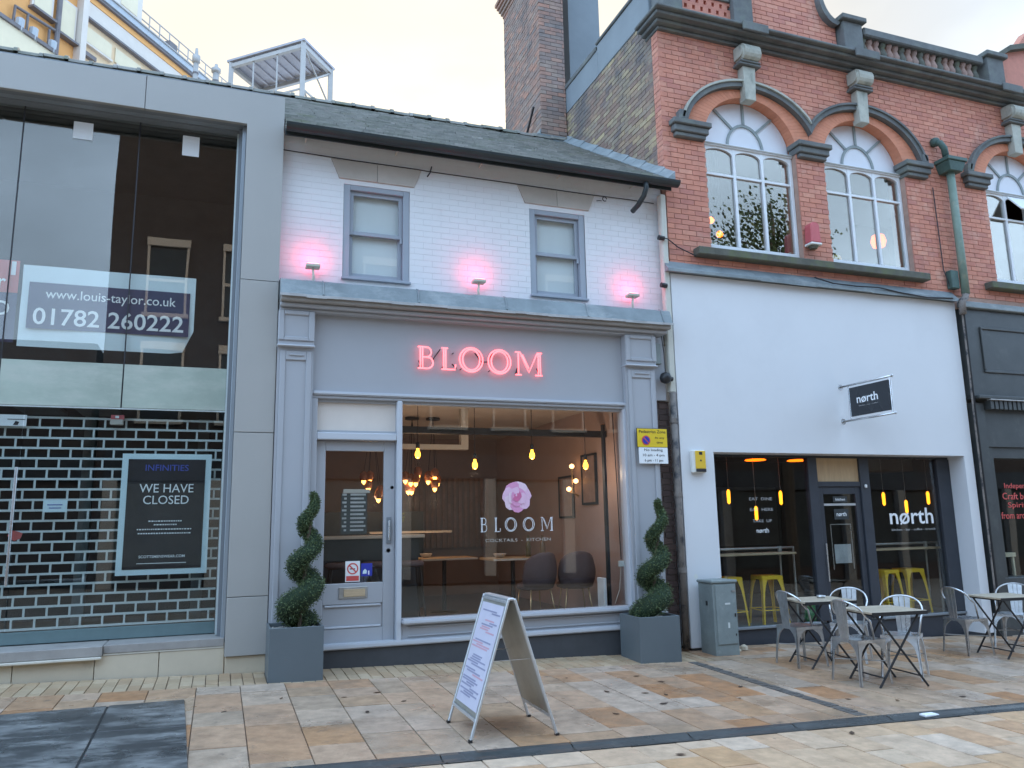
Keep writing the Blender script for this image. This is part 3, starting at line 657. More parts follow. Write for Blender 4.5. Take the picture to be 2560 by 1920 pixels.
# pilasters with panelled blocks
for s, (x0, x1) in enumerate(((.494, .862), (4.537, 4.955))):
    pl = bx('pilaster', 'timber', t, x0+.001, x1-.001, -.075, .1, G(x0, 0)-.05, 3.24)
    w = x1-x0
    rail = M()
    if True:
        rail.box(x0+.03, x0+.085, -.092, -.0752, .35, 3.20).box(x1-.075, x1-.02, -.092, -.0752, .35, 3.20).box(x0+.0852, x1-.0752, -.092, -.0752, 3.10, 3.20)
    obj('panel_frame', rail, 'timber', pl, bev=.006)
    bx('necking', 'timber', pl, x0+.12, x1-.10, -.105, -.093, 3.145, 3.165, bev=.004)
    bx('base_block', 'timber', pl, x0+.01, x1-.005, -.10, .1, G(x0, 0)-.05, .35, bev=.006)
    cp = bx('capital_block', 'timber', t, x0, x1, -.11, .08, 3.255, 3.624, bev=.006)
    obj('panel_frame', M().box(x0, x0+.06, -.128, -.1102, 3.30, 3.624).box(x1-.06, x1, -.128, -.1102, 3.30, 3.624).box(x0+.0602, x1-.0602, -.128, -.1102, 3.575, 3.624).box(x0+.0602, x1-.0602, -.128, -.1102, 3.30, 3.345), 'timber', cp, bev=.008)
    bx('cap_moulding', 'timber_light', cp, x0-.008, x1+.008, -.14, .06, 3.238, 3.256, bev=.006)
# door
DY = .05
bx('door_frame', 'timber', t, .863, .922, -.03, .12, .17, 2.719, bev=.005)
ms = bx('mullion', 'timber_light', t, 1.765, 1.822, -.035, .12, .17, 2.719, bev=.008)
bx('transom_bar', 'timber_light', t, .923, 1.764, -.03, .12, 2.285, 2.362, bev=.008)
obj('fanlight_frame', M().box(.923, 1.764, .03, .09, 2.363, 2.39).box(.923, 1.764, .03, .09, 2.69, 2.719), 'timber', t)
bx('fanlight', 'ceiling_brown', t, .924, 1.763, .06, .066, 2.3902, 2.6898); 
dr = obj('door', M().box(.925, 1.025, DY, DY+.05, .205, 2.28).box(1.64, 1.762, DY, DY+.05, .205, 2.28).box(1.0252, 1.6398, DY, DY+.05, 2.175, 2.28).box(1.0252, 1.6398, DY, DY+.05, .60, .81).box(1.0252, 1.6398, DY, DY+.05, .205, .36).box(1.0252, 1.6398, DY+.018, DY+.04, .3602, .5998), 'timber', t, bev=.005)
obj('panel_bead', M().box(1.045, 1.62, DY-.006, DY+.0175, .365, .385).box(1.045, 1.62, DY-.002, DY+.0175, .575, .595), 'timber_light', dr, bev=.004)
bx('pane', 'glass', dr, 1.02, 1.645, DY+.02, DY+.026, .805, 2.18)
lb = bx('letter_plate', 'steel_dull', dr, 1.185, 1.48, DY-.012, DY, .655, .775, bev=.006); bx('flap', 'wood_top', lb, 1.235, 1.455, DY-.018, DY-.0125, .675, .752, bev=.004)
hd = bx('handle_plate', 'cladding_dark', dr, 1.672, 1.724, DY-.01, DY, 1.20, 1.478, bev=.004); bx('grip', 'steel', hd, 1.686, 1.706, DY-.055, DY-.04, 1.235, 1.445, bev=.006)
obj('grip_foot', M().box(1.69, 1.702, DY-.041, DY-.010, 1.25, 1.265).box(1.69, 1.702, DY-.041, DY-.010, 1.415, 1.43), 'steel', hd)
obj('keyhole', M().lathe([(.0, -.008), (.022, -.008), (.022, .0)], (0, 0, 0), 14).xf(Matrix.Translation((1.695, DY, 1.13)) @ Matrix.Rotation(R_(90), 4, 'X')), 'steel', dr)
obj('latch', M().lathe([(.0, -.01), (.018, -.01), (.018, .0)], (0, 0, 0), 14).xf(Matrix.Translation((1.73, DY, 1.79)) @ Matrix.Rotation(R_(90), 4, 'X')), 'steel', dr)
# shop window
bx('window_post', 'timber_light', t, 4.51, 4.545, -.03, .12, .43, 2.719, bev=.006)
bx('window_head', 'timber', t, 1.823, 4.509, .02, .10, 2.692, 2.719)
bx('shop_pane', 'glass', t, 1.822, 4.512, .055, .063, .43, 2.692)
bx('window_sill', 'timber_light', t, 1.823, 4.575, -.075, .12, .375, .428, bev=.014, seg=2)
bx('stall_riser', 'timber', t, 1.823, 4.536, .005, .10, .225, .374)
obj('riser_panel', M().box(1.90, 4.46, -.012, .0048, .245, .262).box(1.90, 4.46, -.012, .0048, .335, .352), 'timber', t, bev=.005)
bx('bottom_rail', 'timber_light', t, .863, 4.54, -.055, .12, .170, .2245, bev=.012, seg=2)
bx('plinth', 'plinth_dark', t, .80, 4.58, -.02, .2, -.25, .169, bev=.004)
# brick return, painted board and old box beside the drain pipe
bx('return_backing', 'mortar_dark', t, 4.957, 5.20, .075, .25, -.2, 2.85)
masonry(t, 'brick_dark', None, (4.957, .068, -.18), (1, 0, 0), (0, -1, 0), .245, 3.02, .21, .0715, .009, .006, .01, lambda z: [], parts=90, seed=4)
bx('return_board', 'timber', t, 4.957, 5.16, .03, .1, 2.852, 3.655, bev=.004)
bx('meter_box', 'cabinet', t, 4.975, 5.08, -.03, .029, 3.30, 3.56, bev=.006)
# interior room
rm = thing; IY = 5.2
it = M().box(.70, .86, .12, IY, .05, 2.95).box(.70, 4.86, IY, IY+.1, .05, 2.95)
obj('interior_wall', it, 'brown_wall', t)
bx('interior_wall', 'pink_wall', t, 4.70, 4.84, .12, IY, .05, 2.95)
bx('ceiling', 'ceiling_brown', t, .86, 4.70, .10, IY, 2.90, 2.98)
bx('interior_floor', 'wood_floor', t, .86, 4.70, .125, IY, .10, .20)
bx('ceiling_beam', 'bar_navy', t, 1.0, 4.69, .78, .86, 2.47, 2.55)
bx('inner_post', 'bar_navy', t, 4.50, 4.53, .50, .56, .20, 2.60)
bx('ceiling_bulkhead', 'counter_white', t, 1.0, 3.05, 1.55, 1.65, 2.36, 2.42); bx('ceiling_bulkhead', 'counter_white', t, 2.95, 3.05, 1.551, 1.649, 2.421, 2.899)
bx('back_bar', 'bar_navy', t, 1.0, 2.9, 3.4, 4.0, .20, 1.60)
bx('counter_top', 'counter_white', t, .9, 2.45, 1.50, 1.85, 1.235, 1.275, bev=.005); bx('counter', 'bar_navy', t, .9, 2.38, 1.56, 1.80, .2, 1.2348)
bx('bar_shelf', 'counter_white', t, 2.0, 3.2, 2.9, 3.2, 1.28, 1.31)
bx('wall_slats', 'brown_wall', t, 2.9, 4.6, IY-.08, IY-.002, 1.0, 2.2)
for k in range(16): bx('slat', 'picture', t, 2.95+k*.1, 3.0+k*.1, IY-.11, IY-.081, 1.0, 2.2)
obj('window_cable', M().tube([(4.45, .13, 2.69), (4.47, .13, 1.9), (4.48, .13, 1.2), (4.485, .13, .95)], .006, 6), 'wire', t)
bx('socket', 'cabinet_label', t, 4.45, 4.52, .11, .15, .86, .93, bev=.006)
obj('window_cable', M().tube([(4.485, .14, .86), (4.46, .15, .6), (4.40, .16, .44)], .004, 6), 'counter_white', t)
# ================================================================== LETTER STROKES (thin serif capitals)
def bow(x0, z0, z1, w, n=10): return [(x0+w*math.sin(math.pi*i/n)**.8, z0+(z1-z0)*(1-math.cos(math.pi*i/n))/2) for i in range(n+1)]
def ell(rx, rz, n=28): return [(.5+rx*math.cos(2*math.pi*i/n), .5+rz*math.sin(2*math.pi*i/n)) for i in range(n+1)]
LET = {'B': [[(0, 0), (.5, 0)]+bow(.5, 0, .53, .42)+[(.28, .53)], [(0, 1), (.45, 1)]+bow(.45, 1, .53, .36), [(.14, 0), (.14, 1)], [(.28, 0), (.28, 1)]],
       'L': [[(0, 1), (.42, 1)], [(.14, 0), (.14, 1)], [(.28, .04), (.28, 1)], [(0, 0), (.92, 0), (.96, .24)]],
       'O': [ell(.5, .5), ell(.37, .43)],
       'M': [[(0, 0), (.22, 0)], [(.11, 0), (.11, 1)], [(0, 1), (.17, 1), (.5, .12), (.83, 1), (1, 1)], [(.26, .9), (.5, .28)], [(.86, 0), (.86, 1)], [(.93, 0), (.93, 1)], [(.74, 0), (1, 0)]]}
def strokes(ch, x0, x1, z0, z1, y, r, n=6):
    mb = M()
    for pl in LET[ch]:
        pts = [(x0+(x1-x0)*a, y, z0+(z1-z0)*b) for a, b in pl]
        mb.tube(pts[:-1], r, n, True) if ch == 'O' else mb.tube(pts, r, n)
    return mb
sg = thing('neon_sign', 'glowing pink neon tube letters on the grey timber fascia', 'sign', (2.73, 0, 3.08))
NP = [('B', 1.985, 2.17, 3.09, 3.33), ('L', 2.255, 2.42, 3.09, 3.33), ('O', 2.462, 2.735, 3.075, 3.352), ('O', 2.80, 3.072, 3.07, 3.348), ('M', 3.13, 3.46, 3.07, 3.335)]
for ch, x0, x1, z0, z1 in NP:
    l = obj('letter', strokes(ch, x0, x1, z0, z1, -.06, .0085, 8), 'neon', sg, smooth=True)
    obj('standoff', M().tube([(x0+.02, -.055, z0+.03), (x0+.02, -.002, z0+.03)], .006, 6).tube([(x1-.03, -.055, z1-.05), (x1-.03, -.002, z1-.05)], .006, 6), 'black_metal', l)
for pts in ([(2.03, -.03, 3.11), (2.0, -.03, 3.18)], [(2.16, -.03, 3.20), (2.245, -.03, 3.32)], [(2.38, -.03, 3.16), (2.43, -.03, 3.11)], [(2.65, -.03, 3.30), (2.73, -.03, 3.20), (2.80, -.03, 3.205), (2.86, -.03, 3.31)], [(3.14, -.03, 3.08), (3.16, -.03, 3.15)], [(3.40, -.03, 3.16), (3.44, -.03, 3.09)]):
    obj('cable', M().tube(pts, .0075, 6), 'black_metal', sg)
# pink uplighters on the cornice
for i, (x, l) in enumerate(((.835, 'pink uplighter on the lead cornice beside the grey clad pillar'), (2.713, 'pink uplighter on the lead cornice between the two sash windows'), (4.722, 'pink uplighter on the lead cornice beside the white drain pipe'))):
    u = thing('uplighter', l, 'lamp', (x, -.02, 3.97), 0, 'pink uplighters along the cornice')
    zb = 3.94
    obj('stem', M().tube([(x, -.01, zb-.01), (x+.01*(1 if i == 0 else -1), -.03, zb+.1), (x, -.02, zb+.20)], .014, 8), 'lamp_metal', u)
    bx('base', 'lamp_metal', u, x-.03, x+.03, -.06, .03, zb-.04, zb+.01, bev=.006)
    hd = bx('lamp_head', 'lamp_metal', u, x-.075, x+.075, -.075, .045, zb+.195, zb+.235, bev=.008)
    bx('lens', 'pink_lamp', hd, x-.062, x+.062, -.062, .034, zb+.2355, zb+.241)
    ld = bpy.data.lights.new('pink_light', 'POINT'); ld.energy = 1.7; ld.color = (1, .02, .10); ld.shadow_soft_size = .04
    lo = bpy.data.objects.new('pink_light', ld); COL.objects.link(lo); lo.location = (x, .0, zb+.33); lo.parent = u; lo.matrix_parent_inverse = wm(u).inverted()
# window lettering and rose
dl = thing('window_lettering', 'thin white capitals below a pink rose on the big window', 'lettering', (3.14, .05, 1.19))
gy = .050
def px(x): return x*1.006
for ch, x0, x1 in (('B', 2.72, 2.80), ('L', 2.885, 2.955), ('O', 3.01, 3.145), ('O', 3.225, 3.36), ('M', 3.44, 3.59)):
    obj('letter', strokes(ch, x0, x1, 1.30, 1.45, gy, .0032, 5), 'white_print', dl)
text('small_words', 'COCKTAILS  -  KITCHEN', 3.165, gy-.001, 1.205, .78, .034, 'lintel', dl)
rs = M(); rd = random.Random(13)
def petal(cx, cz, r, y, ang, sx=1., n=12):
    P = []
    for i in range(n):
        a = 2*math.pi*i/n; q = r*(1+.10*math.sin(3*a+ang)+rd.uniform(-.05, .05)); ex, ez = q*math.cos(a), q*math.sin(a)*sx
        P.append((cx+ex*math.cos(ang)-ez*math.sin(ang), cz+ex*math.sin(ang)+ez*math.cos(ang)))
    return P
cx, cz = 3.155, 1.685; lay = []
for k in range(7): a = k*2*math.pi/7+.3; lay.append((cx+.105*math.cos(a), cz+.105*math.sin(a), .088, a+1.57, .8, ('rose_b', 'rose_d', 'rose_a')[k % 3]))
for k in range(5): a = k*2*math.pi/5+.9; lay.append((cx+.062*math.cos(a), cz+.062*math.sin(a), .068, a+1.57, .7, ('rose_a', 'rose_b', 'rose_d')[k % 3]))
for k in range(4): a = k*2*math.pi/4+.2; lay.append((cx-.01+.035*math.cos(a), cz+.012+.035*math.sin(a), .045, a+1.57, .62, ('rose_c', 'rose_b', 'rose_a')[k % 3]))
lay.append((cx-.012, cz+.015, .03, .4, .7, 'rose_c')); lay.append((cx-.012, cz+.018, .016, 1.4, .6, 'rose_b'))
for k, (a, b, r, an, sx, m) in enumerate(lay):
    obj('petal', M().prism(petal(a, b, r, 0, an, sx), gy-.0012*k-.0010, gy-.0012*k), m, dl)
# stickers on the door
ns_ = thing('no_smoking_sticker', 'white no smoking sticker with red ring on the door glass', 'sticker', (1.325, .06, .82))
bx('sheet', 'paper', ns_, 1.252, 1.402, .0645, .0675, .822, 1.032)
obj('ring', M().arc(1.327, .955, .045, .045, .058, .058, .0625, .0642, 0, 2*math.pi, 28), 'red_print', ns_)
obj('bar', M().prism([(1.287, .985), (1.297, .995), (1.367, .925), (1.357, .915)], .0623, .0640), 'red_print', ns_); bx('cigarette', 'ink', ns_, 1.297, 1.352, .0641, .0644, .948, .958)
bx('caption', 'red_print', ns_, 1.262, 1.392, .0625, .0642, .832, .882)
bs = thing('blue_sticker', 'blue square sticker with white marks on the door glass', 'sticker', (1.46, .06, .87))
bx('sheet', 'sign_blue', bs, 1.415, 1.53, .0645, .0675, .875, 1.005); obj('mark', M().prism([(1.43, .90), (1.47, .90), (1.475, .93), (1.455, .95), (1.435, .93)], .0625, .0642), 'pale_blue', bs); bx('mark', 'white_print', bs, 1.487, 1.50, .0625, .0642, .888, .93)
mn = thing('window_menu', 'opening hours sheet of pale printed rows inside the door glass', 'notice', (1.34, .1, 1.31))
for k in range(10):
    z = 1.72-k*.041; w0 = .02*(k % 2)
    bx('printed_row', 'lead_edge', mn, 1.21+w0, 1.255, .080, .083, z-.012, z+.008); bx('printed_row', 'lead_edge', mn, 1.295, 1.455-w0, .080, .083, z-.012, z+.008)
bx('heading', 'lintel', mn, 1.22, 1.50, .080, .083, 1.735, 1.775)
bx('backing_sheet', 'int_dark', mn, 1.20, 1.47, .0835, .0845, 1.31, 1.73)
# ------------------------------------------------------------------ pendants in the white shop
def pendant(x, y, zb, ztop, label, group, r=.032, h=.11):
    p = thing('pendant_lamp', label, 'lamp', (x, y, zb), 0, group)
    obj('cord', M().tube([(x, y, zb+h+.05), (x, y, ztop-.02)], .004, 6), 'wire', p)
    obj('ceiling_rose', M().lathe([(.005, -.05), (.045, -.012), (.05, 0)], (x, y, ztop), 14), 'black_metal', p, smooth=True)
    obj('bulb_holder', M().lathe([(.010, .07), (.022, .055), (.024, 0), (.017, -.005)], (x, y, zb+h), 12), 'black_metal', p, smooth=True)
    obj('bulb', M().lathe([(.004, 0), (r*.7, .012), (r, .04), (r*.9, .07), (r*.5, .098), (.015, h)], (x, y, zb), 14), 'bulb', p, smooth=True)
    ld = bpy.data.lights.new('bulb_light', 'POINT'); ld.energy = 2.4; ld.color = (1, .72, .52); ld.shadow_soft_size = .04; lo = bpy.data.objects.new('bulb_light', ld); COL.objects.link(lo); lo.location = (x, y, zb-.06); lo.parent = p; lo.matrix_parent_inverse = wm(p).inverted()
for (x, zb) in ((2.141, 2.15), (2.836, 2.03), (3.572, 2.155), (4.29, 2.035)):
    pendant(x, .6, zb, 2.895, 'bare warm filament bulb pendant hanging just inside the big window', 'filament pendants in the big window', .034, .125)
for pts, l in (([(1.831, 2.033), (1.91, 2.04), (1.896, 1.928), (2.065, 1.849), (2.026, 1.783)], 'cluster of small warm bulbs seen through the door glass'), ([(2.414, 2.041), (2.606, 2.109), (2.489, 2.007), (2.551, 2.001), (2.469, 1.894), (2.531, 1.894)], 'cluster of small warm bulbs hanging over the white bar counter'), ([(2.766, 2.055), (2.833, 2.086), (2.833, 1.931), (2.753, 2.034), (2.89, 2.0)], 'coppery cluster of small bulbs hanging deep in the room')):
    x = sum(p[0] for p in pts)/len(pts); c = thing('cluster_lamp', l, 'lamp', (x, 2.5, 1.75))
    obj('ceiling_plate', M().lathe([(.1, -.03), (.1, 0)], (x, 2.5, 2.895), 18), 'black_metal', c)
    ld = bpy.data.lights.new('bulb_light', 'POINT'); ld.energy = 2.4; ld.color = (1, .66, .42); ld.shadow_soft_size = .1; lo = bpy.data.objects.new('bulb_light', ld); COL.objects.link(lo); lo.location = (x, 2.45, 1.72); lo.parent = c; lo.matrix_parent_inverse = wm(c).inverted()
    for a, b in pts:
        yy = 2.5+random.Random(a*99).uniform(-.12, .12); s = obj('shade', M().lathe([(.018, .075), (.05, .05), (.06, .0), (.045, -.05), (.035, -.052), (.05, 0), (.042, .045)], (a, yy, b+.02), 12, cap=False), 'copper_glass', c, smooth=True)
        obj('bulb', M().lathe([(.004, -.085), (.026, -.06), (.031, -.03), (.022, .0), (.010, .035)], (a, yy, b), 10), 'bulb_small', c, smooth=True)
        obj('cord', M().tube([(a, yy, b+.09), (x, 2.5, 2.87)], .003, 5), 'wire', c)
wl = thing('wall_light', 'brass wall light with small glowing globes on the pink wall', 'lamp', (4.66, 1.7, 1.9))
obj('stem', M().tube([(4.69, 1.7, 1.75), (4.60, 1.7, 1.80), (4.60, 1.7, 2.15)], .012, 8), 'brass', wl)
for dy, z in ((0, 2.16), (-.12, 1.95), (.12, 1.85)):
    obj('globe', M().lathe([(.003, -.035), (.03, -.02), (.035, 0), (.03, .02), (.003, .035)], (4.60, 1.7+dy, z), 12), 'candle', wl, smooth=True); obj('arm', M().tube([(4.60, 1.7, z-.06), (4.60, 1.7+dy, z-.035)], .008, 6), 'brass', wl)
for y0, y1, z0, z1, l in ((1.10, 1.55, 1.62, 2.30, 'large framed picture on the pink wall near the window'), (1.85, 2.35, 1.45, 2.05, 'smaller framed picture on the pink wall beside the wall light')):
    p = thing('picture', l, 'picture', (4.69, y0, z0)); obj('frame', M().box(4.665, 4.698, y0, y1, z0, z0+.03).box(4.665, 4.698, y0, y1, z1-.03, z1).box(4.665, 4.698, y0, y0+.03, z0+.0302, z1-.0302).box(4.665, 4.698, y1-.03, y1, z0+.0302, z1-.0302), 'bar_navy', p); bx('print', 'picture', p, 4.675, 4.697, y0+.03, y1-.03, z0+.03, z1-.03)
# velvet shell chairs and tables
def shell_chair(x, y, rz, label):
    c = thing('velvet_chair', label, 'chair', (x, y, .2), rz, 'brown shell chairs inside the window')
    mtx = Matrix.Translation((x, y, .2)) @ Matrix.Rotation(rz, 4, 'Z')
    n, m = 14, 8; V = []; F = []
    for j in range(m+1):
        for i in range(n+1):
            a = -1.25+2.5*i/n; b = j/m; w = .235*(1-.12*b)+.0*b
            z = .40+.43*b*(1-.28*abs(a/1.25)**2.2); rr = .22+.03*math.sin(b*3.1)
            V.append((rr*1.05*math.sin(a), -rr*math.cos(a)-.05*b, z))
    k0 = len(V)
    V += [(p[0]*.84, p[1]*.84, p[2]-.004) for p in V]
    for s in (0, k0):
        for j in range(m):
            for i in range(n): k = s+j*(n+1)+i; F.append((k, k+1, k+n+2, k+n+1))
    for i in range(n): F.append((m*(n+1)+i, m*(n+1)+i+1, k0+m*(n+1)+i+1, k0+m*(n+1)+i)); F.append((i, i+1, k0+i+1, k0+i))
    for j in range(m): F.append((j*(n+1), (j+1)*(n+1), k0+(j+1)*(n+1), k0+j*(n+1))); F.append((j*(n+1)+n, (j+1)*(n+1)+n, k0+(j+1)*(n+1)+n, k0+j*(n+1)+n))
    obj('backrest', M().add(V, F).xf(mtx), 'velvet', c, smooth=True)
    obj('seat', M().lathe([(.17, .36), (.23, .38), (.24, .41), (.22, .44), (.1, .445)], (0, .02, 0), 20).xf(mtx), 'velvet', c, smooth=True)
    for sx in (-1, 1):
        for sy in (-1, 1): obj('leg', M().tube([(sx*.14, .02+sy*.14, .37), (sx*.19, .02+sy*.2, 0)], [.011, .008], 8).xf(mtx), 'brass', c, smooth=True)
shell_chair(3.80, 1.15, R_(8), 'brown velvet shell chair beside the small table, seen from behind')
shell_chair(4.33, 1.12, R_(-10), 'brown velvet shell chair closest to the pink wall')
def cafe_table(x, y, w, d, h, label):
    c = thing('cafe_table', label, 'table', (x, y, .2)); bx('table_top', 'wood_top', c, x-w/2, x+w/2, y-d/2, y+d/2, .2+h-.03, .2+h, bev=.004)
    bx('edge_trim', 'counter_white', c, x-w/2, x+w/2, y-d/2-.006, y-d/2-.0005, .2+h-.028, .2+h-.004)
    obj('column', M().tube([(x, y, .22), (x, y, .2+h-.031)], .03, 10), 'black_metal', c); obj('foot', M().lathe([(.2, 0), (.2, .012), (.05, .022)], (x, y, .2), 20), 'black_metal', c)
cafe_table(3.75, 1.85, .75, .6, .74, 'small dark table behind the brown shell chairs'); cafe_table(3.0, 2.6, .8, .6, .74, 'dark table deeper in the room towards the bar')
for x, y, l in ((3.55, 1.8, 'pale round bowl standing on the table behind the shell chairs'), (2.75, 2.65, 'pale round bowl standing on the deeper dark table')):
    tag(obj('bowl', M().lathe([(.03, 0), (.06, .015), (.085, .05), (.088, .058), (.078, .055), (.05, .02)], (x, y, .94), 18), 'counter_white', smooth=True), l, 'bowl')
for i, (x, y, z) in enumerate(((4.15, 1.75, .94), (4.02, 1.95, .94))):
    tag(obj('bottle', M().lathe([(.033, 0), (.036, .01), (.036, .16), (.014, .21), (.013, .28), (.016, .285)], (x, y, z), 14), 'bottle', smooth=True), 'slim bottle standing on the table behind the shell chairs', 'bottle', 'bottles on the cafe table')
for k in range(3):
    x = 1.35+k*.42; c = thing('bar_stool', 'dark bar stool standing at the white bar counter', 'stool', (x, 1.2, .2), 0, 'bar stools inside the white shop'); obj('seat', M().lathe([(.14, .70), (.17, .72), (.17, .75), (.14, .77)], (x, 1.2, .2), 18), 'velvet', c, smooth=True)
    for sx in (-1, 1):
        for sy in (-1, 1): obj('leg', M().tube([(x+sx*.1, 1.2+sy*.1, .90), (x+sx*.17, 1.2+sy*.17, .2)], .011, 8), 'black_metal', c)
for x, l in ((2.20, 'small potted plant on the bar shelf'),):
    c = thing('potted_plant', l, 'plant', (x+.2, 3.0, 1.31)); obj('pot', M().lathe([(.05, 0), (.07, .1)], (x+.2, 3.0, 1.31), 14), 'counter_white', c)
    mb = M(); rd = random.Random(3)
    for k in range(40):
        a = rd.uniform(0, 6.28); q = rd.uniform(.02, .1); p = Vector((x+.2+q*math.cos(a), 3+q*math.sin(a), 1.42+rd.uniform(0, .12))); mb.add([p, p+Vector((.03, .01, .01)), p+Vector((.03, .0, .04)), p+Vector((0, 0, .03))], [(0, 1, 2, 3)])
    obj('foliage', mb, 'leaf', c)
tag(bx('heater_panel', 'paper', None, 4.38, 4.42, .40, .58, .2, .72, bev=.006), 'upright white panel standing on the floor in the window corner', 'panel')
tag(obj('floor_card', M().hexa([(3.95, .35, .201), (4.25, .30, .201), (4.27, .45, .201), (3.97, .48, .201), (3.95, .35, .26), (4.25, .30, .215), (4.27, .45, .215), (3.97, .48, .28)]), 'counter_white'), 'pale wedge of card lying on the window floor', 'card')
# ================================================================== PLANTERS AND SPIRAL TOPIARY
def spiral_plant(x, y, z0, H, turns, ph, label, seed, hand=1, lean=0.):
    p = thing('topiary', label, 'plant', (x, y, z0), 0, 'spiral topiary in the planters'); rd = random.Random(seed); n = 90; path = []; rad = []
    for i in range(n+1):
        f = i/n; A = .098*(1-f)**.8+.022; th = ph+hand*2*math.pi*turns*f; path.append(Vector((x+lean*(f-.15)+A*math.cos(th), y+A*math.sin(th), z0+.04+H*f))); rad.append(.112*(1-f)**.75+.028 if f > .06 else .12)
    obj('stem', M().tube([(x-lean*.15, y, z0-.08), (x+lean*.75, y, z0+H*.9)], .018, 8), 'bark', p)
    obj('inner_foliage', M().tube(path, [r*.86 for r in rad], 12), 'leaf_core', p, smooth=True)
    mb = M()
    for k in range(15000):
        f = rd.random()**1.25; i = min(n-1, int(f*n)); c = path[i].lerp(path[i+1], f*n-i); r = rad[i]
        d = Vector((rd.gauss(0, 1), rd.gauss(0, 1), rd.gauss(0, 1))).normalized(); q = c+d*r*rd.uniform(.82, 1.10); s = rd.uniform(.005, .0115)
        a = d.orthogonal().normalized(); b = d.cross(a); w = rd.uniform(0, 6.28); e = (a*math.cos(w)+b*math.sin(w)); g2 = (d*rd.uniform(-.2, 1.0)+b.cross(e)*.0+Vector((rd.gauss(0,.5), rd.gauss(0,.5), rd.gauss(0,.5)))).normalized()
        mb.add([q-e*s*.5, q+e*s*.5, q+e*s*.3+g2*s*2.0, q-e*s*.3+g2*s*2.0], [(0, 1, 2, 3)])
    obj('foliage', mb, 'leaf', p)
def planter(x0, y0, s, h, label, rz=0):
    zc = G(x0+s/2, y0+s/2); cx_, cy_ = x0+s/2, y0+s/2; p = thing('planter', label, 'planter', (cx_, cy_, zc), rz, 'grey square planters'); hs = s/2; mtx = Matrix.Translation((cx_, cy_, zc)) @ Matrix.Rotation(rz, 4, 'Z')
    obj('box', M().box(-hs, hs, -hs, -hs+.02, -.02, h).box(-hs, hs, hs-.02, hs, -.02, h).box(-hs, -hs+.02, -hs+.0202, hs-.0202, -.02, h).box(hs-.02, hs, -hs+.0202, hs-.0202, -.02, h).xf(mtx), 'planter', p, bev=.003)
    rd = random.Random(5); mb = M()
    obj('soil', M().box(-hs+.021, hs-.021, -hs+.021, hs-.021, .05, h-.05).xf(mtx), 'bark', p)
    for k in range(260):
        a, b, r = rd.uniform(-hs+.04, hs-.04), rd.uniform(-hs+.04, hs-.04), rd.uniform(.009, .018); mb.lathe([(r*.3, -r*.6), (r, 0), (r*.4, r*.7)], (a, b, h-.042), 6)
    obj('pebbles', mb.xf(mtx), 'pebble', p, kind='stuff')
planter(.478, -.585, .49, .475, 'grey square planter beside the glazed door, topped with pebbles'); spiral_plant(.775, -.335, G(.72, -.34)+.43, 1.24, 3.1, .6, 'spiral clipped topiary in the planter beside the glazed door', 11, lean=.10)
planter(4.305, -.60, .49, .475, 'grey square planter beside the yellow parking sign and brick return', R_(-2)); spiral_plant(4.60, -.345, G(4.6, -.34)+.43, 1.26, 3.0, 2.6, 'spiral clipped topiary in the planter below the yellow parking sign', 12, lean=.20)
